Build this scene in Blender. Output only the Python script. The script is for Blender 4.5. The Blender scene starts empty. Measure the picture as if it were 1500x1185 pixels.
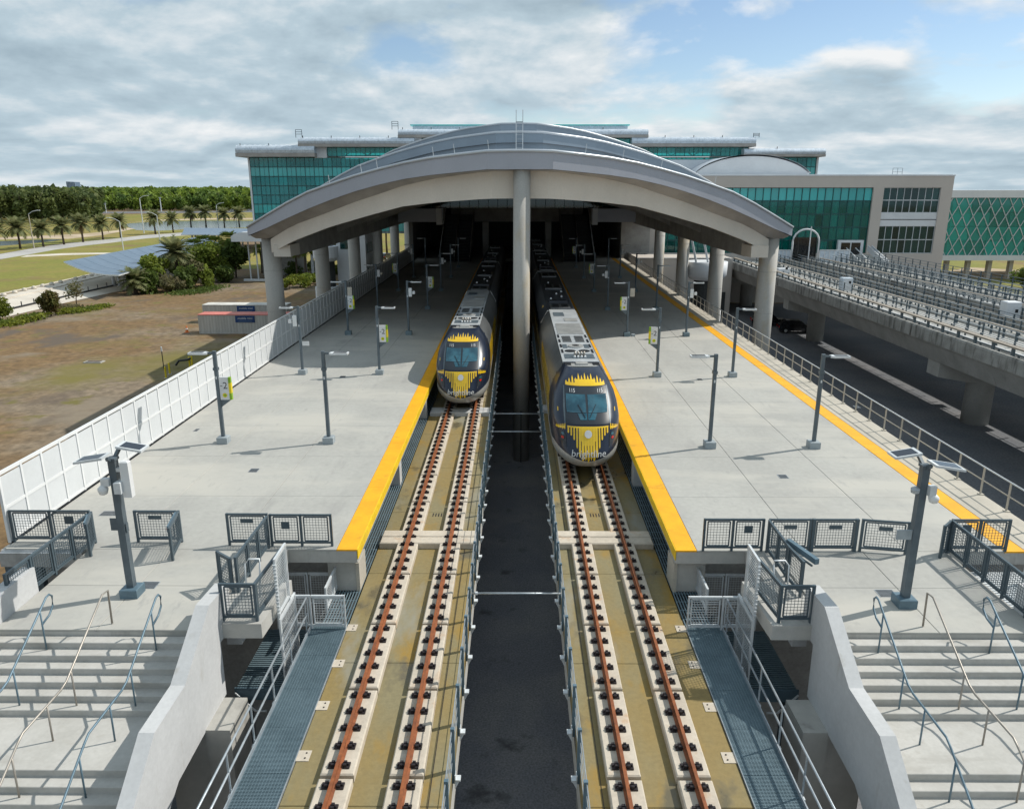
import bpy, bmesh, math, random
import numpy as np
from mathutils import Vector, Matrix
R = math.radians
rnd = random.Random(7)
SC = bpy.context.scene
COL = SC.collection
# ------------------------------------------------------------------ camera
CAMZ = 10.8                       # platform top is z = 0, ground is z = -8
F, CX, CY = 1115., 750., 592.5    # photo pixels
PITCH = math.atan((CY-276)/F); YAW = math.atan(7/F)
cam = bpy.data.cameras.new('camera'); camo = bpy.data.objects.new('camera', cam); COL.objects.link(camo)
camo.location = (0, 0, CAMZ); camo.rotation_euler = (math.pi/2-PITCH, 0, YAW)
cam.sensor_width = 36; cam.lens = F/1500*36; cam.clip_start = .1; cam.clip_end = 9000
SC.camera = camo
SC.render.resolution_x = 1024; SC.render.resolution_y = 808
# ------------------------------------------------------------------ light
SUN = Vector((3.7, 1.4, 4.05)).normalized()
ELEV = math.asin(SUN.z)
w = bpy.data.worlds.new('World'); SC.world = w; w.use_nodes = True
nt = w.node_tree; nt.nodes.clear()
def N(t, kind, **kw):
    n = t.nodes.new(kind)
    for k, v in kw.items():
        if k in n.inputs: n.inputs[k].default_value = v
        else: setattr(n, k, v)
    return n
sky = N(nt, 'ShaderNodeTexSky', sky_type='NISHITA', sun_disc=False, sun_elevation=ELEV,
        sun_rotation=math.atan2(SUN.x, SUN.y), altitude=20, air_density=1.0, dust_density=.25, ozone_density=2.0)
bg1 = N(nt, 'ShaderNodeBackground', Strength=.11)
nt.links.new(sky.outputs[0], bg1.inputs[0])
tc = N(nt, 'ShaderNodeTexCoord'); sep = N(nt, 'ShaderNodeSeparateXYZ'); nt.links.new(tc.outputs['Generated'], sep.inputs[0])
def mth(op, a, b=None):
    n = N(nt, 'ShaderNodeMath', operation=op)
    for i, v in enumerate((a, b)):
        if v is None: continue
        if isinstance(v, (int, float)): n.inputs[i].default_value = v
        else: nt.links.new(v, n.inputs[i])
    return n.outputs[0]
zl = mth('MULTIPLY', mth('LOGARITHM', mth('ADD', mth('MAXIMUM', sep.outputs[2], 0.), .07), 2.718), .50)    # cloud rows close up towards the horizon
def noise(dz, scale, detail, rough):
    c = N(nt, 'ShaderNodeCombineXYZ'); nt.links.new(mth('ADD', sep.outputs[0], 0.0), c.inputs[0]); nt.links.new(sep.outputs[1], c.inputs[1]); nt.links.new(mth('ADD', zl, dz+SEED), c.inputs[2])
    n = N(nt, 'ShaderNodeTexNoise', Scale=scale, Detail=detail, Roughness=rough, Distortion=.12); nt.links.new(c.outputs[0], n.inputs['Vector']); return n.outputs[0]
SEED = 3.1
big = noise(0, 2.3, 4., .5); mid = noise(.3, 5.2, 9., .56); up = noise(.3+.045, 5.2, 9., .56)
cov = mth('ADD', mth('MULTIPLY', big, .55), mth('MULTIPLY', mid, .45))
hz = N(nt, 'ShaderNodeMapRange', **{'From Min': 0., 'From Max': .09, 'To Min': .20, 'To Max': 0.}); nt.links.new(sep.outputs[2], hz.inputs[0])
r1 = N(nt, 'ShaderNodeValToRGB'); r1.color_ramp.elements[0].position = .405; r1.color_ramp.elements[1].position = .47
nt.links.new(mth('ADD', cov, hz.outputs[0]), r1.inputs[0])
shade = mth('ADD', mth('MULTIPLY', mth('SUBTRACT', mid, up), 1.25), mth('ADD', mth('MULTIPLY', mth('SUBTRACT', .55, big), .9), .5))
r2 = N(nt, 'ShaderNodeValToRGB')
r2.color_ramp.elements[0].position = .28; r2.color_ramp.elements[0].color = (.36, .47, .55, 1)
r2.color_ramp.elements[1].position = .80; r2.color_ramp.elements[1].color = (.92, .94, .95, 1)
e = r2.color_ramp.elements.new(.52); e.color = (.51, .635, .715, 1)
nt.links.new(shade, r2.inputs[0])
bg2 = N(nt, 'ShaderNodeBackground', Strength=.88); nt.links.new(r2.outputs[0], bg2.inputs[0])
mx = N(nt, 'ShaderNodeMixShader'); nt.links.new(r1.outputs[0], mx.inputs[0]); nt.links.new(bg1.outputs[0], mx.inputs[1]); nt.links.new(bg2.outputs[0], mx.inputs[2])
wo = N(nt, 'ShaderNodeOutputWorld'); nt.links.new(mx.outputs[0], wo.inputs[0])
sl = bpy.data.lights.new('sun', 'SUN'); sl.energy = 3.9; sl.angle = R(.6); sl.color = (1, .955, .88)
so = bpy.data.objects.new('sun', sl); COL.objects.link(so); so.rotation_euler = SUN.to_track_quat('Z', 'Y').to_euler(); so.location = (60, 20, 80)
vs = SC.view_settings; vs.view_transform = 'Standard'; vs.look = 'None'; vs.exposure = 0.14; vs.gamma = 1

# ------------------------------------------------------------------ pixel helpers (photo pixel -> place on a known plane)
def ray(x, y):
    u = x-CX; v = y-CY
    fw = F*math.cos(PITCH)-v*math.sin(PITCH); dn = F*math.sin(PITCH)+v*math.cos(PITCH)
    return u*math.cos(YAW)-fw*math.sin(YAW), fw*math.cos(YAW)+u*math.sin(YAW), -dn
def G(x, y, z=-8.):
    a = ray(x, y); s = (z-CAMZ)/a[2]; return a[0]*s, a[1]*s
def D(x, y, Y):
    a = ray(x, y); s = Y/a[1]; return a[0]*s, CAMZ+a[2]*s

# ------------------------------------------------------------------ materials
MAT = {}
def mk(name, c1, c2=None, scale=1., lo=.4, hi=.62, rough=.7, metal=0., fine=.12, fscale=9., bump=0., bscale=25., spec=.4, coat=0., stretch=None, rough2=None, detail=5.):
    m = bpy.data.materials.new(name); m.use_nodes = True; t = m.node_tree
    b = t.nodes['Principled BSDF']; b.inputs['Roughness'].default_value = rough; b.inputs['Metallic'].default_value = metal
    b.inputs['Specular IOR Level'].default_value = spec; b.inputs['Coat Weight'].default_value = coat; b.inputs['Coat Roughness'].default_value = .06
    g = N(t, 'ShaderNodeNewGeometry'); vec = g.outputs['Position']
    if stretch:
        mp = N(t, 'ShaderNodeMapping'); mp.inputs['Scale'].default_value = stretch; t.links.new(vec, mp.inputs[0]); v2 = mp.outputs[0]
    else: v2 = vec
    c2 = c2 or tuple(x*.8 for x in c1)
    a = N(t, 'ShaderNodeTexNoise', Scale=scale, Detail=detail, Roughness=.6); t.links.new(v2, a.inputs['Vector'])
    rp = N(t, 'ShaderNodeMapRange', **{'From Min': lo, 'From Max': hi}); t.links.new(a.outputs[0], rp.inputs[0])
    mi = N(t, 'ShaderNodeMix', data_type='RGBA'); mi.inputs[6].default_value = (*c1, 1); mi.inputs[7].default_value = (*c2, 1)
    t.links.new(rp.outputs[0], mi.inputs[0])
    out = mi.outputs[2]
    if fine:
        fn = N(t, 'ShaderNodeTexNoise', Scale=fscale, Detail=4., Roughness=.65); t.links.new(vec, fn.inputs['Vector'])
        fr = N(t, 'ShaderNodeMapRange', **{'From Min': .3, 'From Max': .7, 'To Min': 1-fine, 'To Max': 1+fine}); t.links.new(fn.outputs[0], fr.inputs[0])
        vm = N(t, 'ShaderNodeVectorMath', operation='SCALE'); t.links.new(out, vm.inputs[0]); t.links.new(fr.outputs[0], vm.inputs['Scale']); out = vm.outputs[0]
    t.links.new(out, b.inputs['Base Color'])
    if rough2 is not None:
        rr = N(t, 'ShaderNodeMapRange', **{'To Min': rough, 'To Max': rough2}); t.links.new(rp.outputs[0], rr.inputs[0]); t.links.new(rr.outputs[0], b.inputs['Roughness'])
    if bump:
        bn = N(t, 'ShaderNodeTexNoise', Scale=bscale, Detail=5.); t.links.new(vec, bn.inputs['Vector'])
        bp = N(t, 'ShaderNodeBump', Strength=bump, Distance=.03); t.links.new(bn.outputs[0], bp.inputs['Height']); t.links.new(bp.outputs[0], b.inputs['Normal'])
    MAT[name] = m; return m
def add_layer(name, col, scale, lo, hi, stretch=None, rough=None, detail=5.):
    """one more stain / colour layer over a material made by mk"""
    t = MAT[name].node_tree; b = t.nodes['Principled BSDF']; src = b.inputs['Base Color'].links[0].from_socket
    g = N(t, 'ShaderNodeNewGeometry'); mp = N(t, 'ShaderNodeMapping'); mp.inputs['Scale'].default_value = stretch or (1, 1, 1); mp.inputs['Location'].default_value = (scale*7, 3.1, lo*40)
    t.links.new(g.outputs['Position'], mp.inputs[0])
    a = N(t, 'ShaderNodeTexNoise', Scale=scale, Detail=detail, Roughness=.62); t.links.new(mp.outputs[0], a.inputs['Vector'])
    rp = N(t, 'ShaderNodeMapRange', **{'From Min': lo, 'From Max': hi}); t.links.new(a.outputs[0], rp.inputs[0])
    mi = N(t, 'ShaderNodeMix', data_type='RGBA'); t.links.new(rp.outputs[0], mi.inputs[0]); t.links.new(src, mi.inputs[6]); mi.inputs[7].default_value = (*col, 1)
    t.links.new(mi.outputs[2], b.inputs['Base Color'])
    if rough is not None:
        r0 = b.inputs['Roughness'].default_value
        rr = N(t, 'ShaderNodeMapRange', **{'To Min': r0, 'To Max': rough}); t.links.new(rp.outputs[0], rr.inputs[0]); t.links.new(rr.outputs[0], b.inputs['Roughness'])

mk('plat', (.395, .39, .36), (.35, .345, .32), .35, .42, .6, rough=.75, fine=.07, fscale=5., bump=.08, stretch=(1, .45, 1))
add_layer('plat', (.29, .285, .27), .9, .58, .76, (1, .3, 1), detail=8.)
add_layer('plat', (.45, .435, .39), .16, .5, .64, (.6, 1.6, 1))
add_layer('plat', (.25, .24, .22), .5, .66, .76, (1.3, .5, 1), detail=9.)
add_layer('plat', (.33, .325, .305), 3.2, .60, .74, (1, .35, 1), detail=9.)
mk('conc', (.46, .45, .42), (.38, .37, .34), .5, rough=.8, fine=.1, fscale=4., bump=.1)
add_layer('conc', (.27, .26, .24), .8, .6, .78, (2.2, 2.2, .35))
mk('conc_white', (.52, .525, .525), (.46, .465, .465), .35, rough=.8, fine=.06, bump=.06)
add_layer('conc_white', (.36, .345, .31), 1.1, .62, .80, (1.6, 1.6, .4))
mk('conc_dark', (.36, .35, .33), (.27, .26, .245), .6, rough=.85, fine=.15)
mk('conc_stain', (.40, .39, .36), (.30, .29, .265), .8, rough=.85, fine=.14)
add_layer('conc_stain', (.10, .095, .085), .9, .5, .68, (1.7, 1.7, .25))
mk('stairc', (.47, .46, .43), (.41, .40, .37), .8, rough=.8, fine=.06)
add_layer('stairc', (.33, .315, .285), .7, .56, .74, (.6, 2., 2.), detail=9.)
add_layer('stairc', (.40, .385, .35), 4., .58, .72, detail=9.)
mk('riser', (.30, .295, .285), (.24, .235, .225), .8, rough=.85, fine=.08)
mk('ivory', (.48, .44, .37), (.41, .38, .32), .6, rough=.8, fine=.08)
mk('yellow', (.86, .42, .010), (.76, .36, .010), .9, rough=.55, fine=.06)
add_layer('yellow', (.50, .27, .02), 1.6, .60, .80)
mk('yellow_edge', (.88, .58, .015), None, 1., rough=.5)
mk('slab', (.215, .185, .10), (.24, .175, .065), .33, .40, .60, rough=.7, fine=.1, bump=.08, stretch=(1, .5, 1))
add_layer('slab', (.30, .18, .028), .55, .54, .70, (1.2, .55, 1), detail=8.)
add_layer('slab', (.26, .25, .20), .25, .56, .68, (1.6, .5, 1))
add_layer('slab', (.135, .115, .07), .42, .57, .64, (1, .6, 1), rough=.22)
mk('plinth', (.53, .47, .385), (.46, .405, .33), 1., rough=.85, fine=.09)
add_layer('plinth', (.47, .30, .17), 1.5, .58, .76)
mk('rust', (.27, .085, .027), (.19, .06, .022), 3., rough=.6, fine=.2)
mk('clip', (.022, .016, .018), None, 4., rough=.45, fine=.2)
mk('bolt', (.5, .5, .5), None, 4., rough=.3, metal=.8)
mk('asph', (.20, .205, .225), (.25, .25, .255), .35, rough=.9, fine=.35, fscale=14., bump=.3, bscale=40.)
add_layer('asph', (.10, .10, .105), .8, .6, .72)
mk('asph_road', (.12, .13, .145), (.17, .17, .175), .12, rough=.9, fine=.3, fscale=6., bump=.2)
mk('gravel', (.16, .15, .135), (.10, .095, .09), .5, rough=.95, fine=.5, fscale=6., bump=.5, bscale=12.)
mk('mulch', (.035, .026, .022), (.06, .045, .035), .8, rough=.95, fine=.5, fscale=6., bump=.5, bscale=14.)
mk('ground', (.175, .11, .05), (.20, .155, .105), .045, .44, .58, rough=.95, fine=.4, fscale=1.3, bump=.5, bscale=3.)
add_layer('ground', (.165, .14, .035), .03, .55, .66, detail=9.)
add_layer('ground', (.115, .088, .065), .12, .53, .63, (1, .6, 1), detail=9.)
add_layer('ground', (.22, .18, .13), .07, .58, .68, (.7, 1.2, 1), detail=9.)
add_layer('ground', (.20, .11, .04), .09, .58, .70, detail=9.)
add_layer('ground', (.145, .125, .035), .35, .57, .68, detail=9.)
mk('lawn', (.185, .185, .03), (.25, .20, .05), .05, rough=.95, fine=.2, fscale=1.2, bump=.4, bscale=3.)
add_layer('lawn', (.20, .135, .055), .07, .52, .68)
add_layer('lawn', (.30, .26, .20), .12, .64, .74)
mk('sand', (.52, .42, .31), (.36, .28, .18), .08, rough=.95, fine=.15, fscale=1.)
mk('road', (.44, .425, .40), (.36, .35, .335), .1, rough=.9, fine=.1, fscale=1.5)
mk('path', (.62, .57, .49), (.52, .47, .40), .15, rough=.9, fine=.08, fscale=1.5)
mk('water', (.05, .085, .095), (.07, .105, .11), .05, rough=.12, fine=0, bump=.15, bscale=1.5, spec=.7)
mk('water_dark', (.02, .03, .025), None, .05, rough=.15, fine=0, bump=.1, bscale=1.5)
mk('railbrown', (.33, .29, .24), (.24, .21, .175), .9, rough=.7, fine=.15)
mk('white', (.72, .73, .73), (.67, .68, .68), .8, rough=.45, fine=.02)
mk('panel', (.60, .62, .63), (.56, .58, .59), .6, rough=.55, fine=.03)
mk('steel', (.065, .095, .115), (.08, .11, .13), 1.5, rough=.42, fine=.08, metal=.15)
mk('steel_blue', (.13, .20, .25), (.10, .16, .20), 1.5, rough=.42, fine=.08, metal=.2)
mk('galv', (.42, .46, .49), (.34, .38, .41), 2.5, rough=.4, fine=.1, metal=.45)
mk('galv_white', (.66, .69, .70), (.56, .59, .61), 2.5, rough=.45, fine=.06, metal=.15)
mk('grate', (.21, .29, .33), (.17, .24, .275), 1., rough=.45, fine=.1, metal=.3)
mk('lampgrey', (.115, .145, .165), (.09, .115, .135), 2., rough=.45, fine=.05, metal=.2)
mk('lampbase', (.33, .37, .39), (.27, .31, .33), 3., rough=.6, fine=.08)
mk('basegrey', (.16, .22, .25), None, 3., rough=.55, fine=.08)
mk('dark', (.018, .02, .024), None, 3., rough=.35, fine=.1)
mk('solar', (.010, .014, .03), None, 6., rough=.12, fine=.2, spec=.6)
mk('fascia', (.39, .41, .465), (.36, .38, .43), .3, rough=.45, fine=.03, metal=.15)
mk('fascia_tier', (.26, .32, .385), (.235, .29, .35), .3, rough=.45, fine=.03, metal=.2)
mk('roofsheet', (.52, .56, .60), (.47, .51, .55), .3, rough=.38, fine=.04, metal=.35)
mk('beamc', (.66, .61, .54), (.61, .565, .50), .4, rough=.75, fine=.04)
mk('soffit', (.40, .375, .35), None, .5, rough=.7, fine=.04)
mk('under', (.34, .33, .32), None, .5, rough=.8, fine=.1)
mk('column', (.46, .445, .41), (.40, .385, .355), .5, rough=.75, fine=.08, bump=.06, stretch=(1, 1, .4))
add_layer('column', (.40, .29, .12), .25, .56, .75, (1, 1, .5))
mk('bstone', (.56, .51, .46), (.52, .475, .43), .15, rough=.75, fine=.03)
mk('bwhite', (.70, .72, .74), (.64, .66, .68), .3, rough=.5, fine=.03)
mk('roofmetal', (.60, .67, .74), (.50, .57, .64), 1.2, rough=.4, fine=.18, fscale=3., metal=.15)
mk('roofblue', (.13, .19, .265), (.16, .225, .305), .5, rough=.4, fine=.05, metal=.3)
mk('mull', (.02, .10, .10), None, 1., rough=.4, fine=0)
mk('mullwhite', (.60, .63, .65), None, 1., rough=.4, fine=0)
mk('interior', (.34, .40, .38), (.14, .18, .17), .35, .45, .55, rough=.8, fine=.3, fscale=2., stretch=(1, 1, .4))
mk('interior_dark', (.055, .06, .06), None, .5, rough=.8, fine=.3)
mk('navy', (.009, .016, .036), (.011, .019, .04), .5, rough=.28, fine=0, coat=.25, spec=.35)
mk('navyroof', (.045, .05, .06), (.065, .07, .08), .8, rough=.4, fine=.15)
mk('silver', (.50, .50, .48), (.40, .40, .385), 1., rough=.35, fine=.08, metal=.35)
mk('shoulder', (.17, .18, .185), (.24, .25, .255), .7, rough=.28, fine=.12, metal=.6, stretch=(1, .5, 1))
mk('rooflight', (.46, .48, .49), (.36, .38, .39), 1.2, rough=.45, fine=.1, metal=.2)
mk('tyellow', (.80, .52, .012), (.72, .44, .012), .8, rough=.25, fine=.03, coat=.6)
mk('tcream', (.80, .66, .42), None, .8, rough=.3, fine=.03)
mk('cabglass', (.018, .065, .095), (.04, .13, .175), 1.6, rough=.08, fine=0, spec=.5)
mk('cabdark', (.022, .03, .04), None, 1., rough=.4, fine=0)
mk('red', (.55, .02, .015), None, 1., rough=.25, fine=0)
mk('letter', (.70, .71, .71), None, 1., rough=.4, fine=0)
mk('ink', (.03, .03, .035), None, 1., rough=.5, fine=0)
mk('lime', (.24, .44, .02), None, 1., rough=.45, fine=0)
mk('signyellow', (.80, .62, .02), None, 1., rough=.45, fine=0)
mk('contgrey', (.47, .455, .42), (.40, .385, .355), .8, rough=.6, fine=.06, stretch=(3, 3, .3))
mk('contred', (.62, .20, .16), (.50, .15, .12), .7, rough=.6, fine=.1)
mk('conttop', (.66, .64, .59), (.52, .50, .46), .7, rough=.6, fine=.1)
mk('signblue', (.01, .05, .17), None, 1., rough=.45, fine=0)
mk('orange', (.75, .20, .05), None, 1., rough=.6, fine=.05)
mk('carblack', (.012, .013, .016), None, 1., rough=.15, fine=0, coat=.8)
mk('carwhite', (.6, .6, .6), None, 1., rough=.25, fine=0, coat=.5)
mk('glassdark', (.01, .012, .014), None, 1., rough=.05, fine=0, spec=.8)
mk('tyre', (.015, .015, .015), None, 1., rough=.9, fine=.1)
mk('escal', (.02, .02, .022), None, 1., rough=.4, fine=.1)
mk('brass', (.36, .33, .29), None, 1., rough=.4, fine=.05, metal=.4)
mk('bark', (.11, .085, .065), (.07, .055, .045), 1.5, rough=.95, fine=.3)
mk('trunkgrey', (.20, .165, .13), None, 1.5, rough=.95, fine=.25)
def leafmat(name, c1, c2, scale=.35, sub=.42):
    mk(name, c1, c2, scale, .38, .62, rough=.6, fine=.3, fscale=1.6, spec=.25)
    t = MAT[name].node_tree; b = t.nodes['Principled BSDF']; o = t.nodes['Material Output']
    tr = N(t, 'ShaderNodeBsdfTranslucent'); src = b.inputs['Base Color'].links[0].from_socket; t.links.new(src, tr.inputs[0])
    ms = N(t, 'ShaderNodeMixShader'); ms.inputs[0].default_value = sub; t.links.new(b.outputs[0], ms.inputs[1]); t.links.new(tr.outputs[0], ms.inputs[2]); t.links.new(ms.outputs[0], o.inputs[0])
leafmat('leaf', (.125, .175, .038), (.08, .12, .03))
leafmat('leaf_bright', (.235, .285, .045), (.15, .20, .035))
leafmat('leaf_pine', (.16, .19, .06), (.075, .11, .04), .07)
leafmat('leaf_far', (.26, .34, .05), (.10, .17, .045), .05)
leafmat('leaf_dry', (.21, .18, .10), (.14, .145, .06))
leafmat('leaf_hedge', (.22, .24, .03), (.12, .16, .025), .5)
leafmat('leaf_round', (.12, .13, .03), (.14, .10, .04), .8)
leafmat('frond', (.17, .20, .085), (.22, .22, .10), .6)
leafmat('frond_dry', (.20, .14, .07), (.13, .09, .05), .8)
def glass(name, tint, body, k=.5, rough=.04, var=.35):
    m = bpy.data.materials.new(name); m.use_nodes = True; t = m.node_tree; b = t.nodes['Principled BSDF']; o = t.nodes['Material Output']
    oi = N(t, 'ShaderNodeObjectInfo')
    mi = N(t, 'ShaderNodeMix', data_type='RGBA'); mi.inputs[6].default_value = (*[c*(1-var) for c in body], 1); mi.inputs[7].default_value = (*[min(1, c*(1+var)) for c in body], 1)
    t.links.new(oi.outputs['Random'], mi.inputs[0])
    t.links.new(mi.outputs[2], b.inputs['Base Color']); b.inputs['Roughness'].default_value = rough; b.inputs['Specular IOR Level'].default_value = .7; b.inputs['IOR'].default_value = 1.75
    tr = N(t, 'ShaderNodeBsdfTransparent'); tr.inputs[0].default_value = (*tint, 1)
    ms = N(t, 'ShaderNodeMixShader'); ms.inputs[0].default_value = k; t.links.new(b.outputs[0], ms.inputs[1]); t.links.new(tr.outputs[0], ms.inputs[2]); t.links.new(ms.outputs[0], o.inputs[0])
    MAT[name] = m
glass('glass_teal', (.18, .95, .92), (.012, .36, .37), .5)
glass('glass_spandrel', (.1, .8, .75), (.014, .45, .44), .08, var=.15)
glass('glass_green', (.24, .92, .80), (.012, .23, .21), .58, var=.5)
glass('glass_dark', (.30, .60, .56), (.010, .075, .07), .5, var=.5)
glass('glass_diamond', (.2, .92, .78), (.014, .36, .32), .4)

# ------------------------------------------------------------------ mesh tools
ORG = {}
class MB:
    def __init__(s): s.v = []; s.f = []
    def add(s, vs, fs):
        k = len(s.v); s.v += [tuple(p) for p in vs]; s.f += [tuple(i+k for i in f) for f in fs]; return s
    def box(s, x0, x1, y0, y1, z0, z1):
        x0, x1 = min(x0, x1), max(x0, x1); y0, y1 = min(y0, y1), max(y0, y1)
        return s.add([(x0,y0,z0),(x1,y0,z0),(x1,y1,z0),(x0,y1,z0),(x0,y0,z1),(x1,y0,z1),(x1,y1,z1),(x0,y1,z1)],
                     [(0,3,2,1),(4,5,6,7),(0,1,5,4),(1,2,6,5),(2,3,7,6),(3,0,4,7)])
    def bevbox(s, x0, x1, y0, y1, z0, z1, b=.02):
        x0, x1 = min(x0, x1), max(x0, x1); y0, y1 = min(y0, y1), max(y0, y1)
        k = []
        for z, i in ((z0, 0), (z1-b, 0), (z1, b)):
            k += [(x0+i,y0+i,z),(x1-i,y0+i,z),(x1-i,y1-i,z),(x0+i,y1-i,z)]
        fs = [(3,2,1,0),(8,9,10,11)]
        for r in (0, 4):
            for i in range(4): j = (i+1) % 4; fs.append((r+i, r+j, r+4+j, r+4+i))
        return s.add(k, fs)
    def beam(s, p, q, w, h, up=(0, 0, 1)):
        p = Vector(p); q = Vector(q); d = (q-p).normalized(); u = Vector(up)
        if abs(d.dot(u)) > .98: u = Vector((0, 1, 0))
        a = d.cross(u).normalized()*(w/2); b = a.cross(d).normalized()*(h/2)
        vs = [p-a-b, p+a-b, p+a+b, p-a+b, q-a-b, q+a-b, q+a+b, q-a+b]
        return s.add(vs, [(0,1,2,3),(7,6,5,4),(4,5,1,0),(5,6,2,1),(6,7,3,2),(7,4,0,3)])
    def tube(s, pts, r, n=6, closed=False):
        pts = [Vector(p) for p in pts]; m = len(pts); base = len(s.v)
        for i, p in enumerate(pts):
            if closed: d = pts[(i+1) % m]-pts[i-1]
            else: d = pts[min(i+1, m-1)]-pts[max(i-1, 0)]
            d.normalize(); u = Vector((0, 0, 1)) if abs(d.z) < .95 else Vector((0, 1, 0))
            a = d.cross(u).normalized(); b = a.cross(d)
            rr = r[i] if isinstance(r, (list, tuple)) else r
            for k in range(n):
                t = 2*math.pi*k/n; s.v.append(tuple(p+a*math.cos(t)*rr+b*math.sin(t)*rr))
        for i in range(m if closed else m-1):
            j = (i+1) % m
            for k in range(n):
                l = (k+1) % n; s.f.append((base+i*n+k, base+i*n+l, base+j*n+l, base+j*n+k))
        if not closed:
            s.f.append(tuple(base+k for k in range(n))[::-1]); s.f.append(tuple(base+(m-1)*n+k for k in range(n)))
        return s
    def cyl(s, x, y, z0, z1, r0, r1=None, n=16):
        return s.lathe(x, y, [(r0, z0), (r0 if r1 is None else r1, z1)], n)
    def lathe(s, x, y, prof, n=16):
        base = len(s.v)
        for r, z in prof:
            for k in range(n):
                t = 2*math.pi*k/n; s.v.append((x+r*math.cos(t), y+r*math.sin(t), z))
        for i in range(len(prof)-1):
            for k in range(n):
                l = (k+1) % n; s.f.append((base+i*n+k, base+i*n+l, base+(i+1)*n+l, base+(i+1)*n+k))
        s.f.append(tuple(base+k for k in range(n))[::-1]); s.f.append(tuple(base+(len(prof)-1)*n+k for k in range(n)))
        return s
    def prism(s, poly, axis, a0, a1):
        """extrude a 2D polygon along axis 0=x (poly is y,z), 1=y (poly is x,z), 2=z (poly is x,y)"""
        n = len(poly); mkp = {0: lambda p, a: (a, p[0], p[1]), 1: lambda p, a: (p[0], a, p[1]), 2: lambda p, a: (p[0], p[1], a)}[axis]
        return s.add([mkp(p, a0) for p in poly]+[mkp(p, a1) for p in poly],
                     [tuple(range(n))[::-1], tuple(range(n, 2*n))]+[(i, (i+1) % n, n+(i+1) % n, n+i) for i in range(n)])
    def strip(s, A, B):
        n = len(A); return s.add(list(A)+list(B), [(i, i+1, n+i+1, n+i) for i in range(n-1)])
    def build(s, name, mat, parent=None, smooth=False, loc=None, fix=True):
        o0 = Vector(ORG.get(parent.name if parent else '', (0, 0, 0))) if loc is None else Vector(loc)
        me = bpy.data.meshes.new(name)
        me.from_pydata([(p[0]-o0.x, p[1]-o0.y, p[2]-o0.z) for p in s.v], [], s.f)
        if fix:
            bm = bmesh.new(); bm.from_mesh(me); bmesh.ops.recalc_face_normals(bm, faces=bm.faces); bm.to_mesh(me); bm.free()
        if smooth: me.polygons.foreach_set('use_smooth', [True]*len(me.polygons))
        me.materials.append(MAT[mat])
        o = bpy.data.objects.new(name, me); COL.objects.link(o)
        if parent: o.parent = parent; ORG[o.name] = o0
        elif loc is not None: o.location = loc; ORG[o.name] = tuple(loc)
        return o
def tag(o, label=None, cat=None, group=None, kind=None):
    if label: o['label'] = label
    if cat: o['category'] = cat
    if group: o['group'] = group
    if kind: o['kind'] = kind
    return o
def thing(name, label, cat, loc=(0, 0, 0), group=None, rz=0, kind=None, local=False):
    o = bpy.data.objects.new(name, None); COL.objects.link(o); o.location = loc; o.rotation_euler.z = rz; o.empty_display_size = .3
    ORG[o.name] = (0, 0, 0) if local else tuple(loc)
    return tag(o, label, cat, group, kind)
def inst(src, parent, dloc=(0, 0, 0), rz=0, name=None):
    """another piece sharing the mesh of src"""
    o = bpy.data.objects.new(name or src.name.split('.')[0], src.data); COL.objects.link(o); o.parent = parent; o.location = dloc; o.rotation_euler.z = rz
    return o
def dup(root, loc, rz=None, label=None, group=None, scale=None):
    r = root.copy(); COL.objects.link(r); r.location = loc
    if rz is not None: r.rotation_euler.z = rz
    if scale: r.scale = (scale,)*3
    if label: r['label'] = label
    if group: r['group'] = group
    for ch in root.children:
        c = ch.copy(); COL.objects.link(c); c.parent = r
        for g in ch.children:
            d = g.copy(); COL.objects.link(d); d.parent = c
    return r
def text_mb(txt, size, ext=.004, shear=0.):
    cu = bpy.data.curves.new('txt', 'FONT'); cu.body = txt; cu.size = size; cu.align_x = 'CENTER'; cu.align_y = 'CENTER'; cu.shear = shear; cu.resolution_u = 3
    o = bpy.data.objects.new('txt', cu); COL.objects.link(o); bpy.context.view_layer.update()
    me = o.evaluated_get(bpy.context.evaluated_depsgraph_get()).to_mesh()
    V = [tuple(v.co) for v in me.vertices]; Fc = [tuple(p.vertices) for p in me.polygons]
    bpy.data.objects.remove(o); bpy.data.curves.remove(cu)
    return V, Fc
def front_text(mb, txt, size, x, y, z, shear=0.):
    """flat lettering that faces -Y"""
    V, Fc = text_mb(txt, size, shear=shear); mb.add([(x+a, y, z+b) for a, b, c in V], Fc); return mb
ORD = ['first', 'second', 'third', 'fourth', 'fifth', 'sixth', 'seventh', 'eighth', 'ninth', 'tenth', 'eleventh', 'twelfth', 'thirteenth', 'fourteenth', 'fifteenth', 'sixteenth', 'seventeenth', 'eighteenth', 'nineteenth', 'twentieth']
def struct(mb, name, mat, label=None): return tag(mb.build(name, mat), label, kind='structure')

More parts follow.
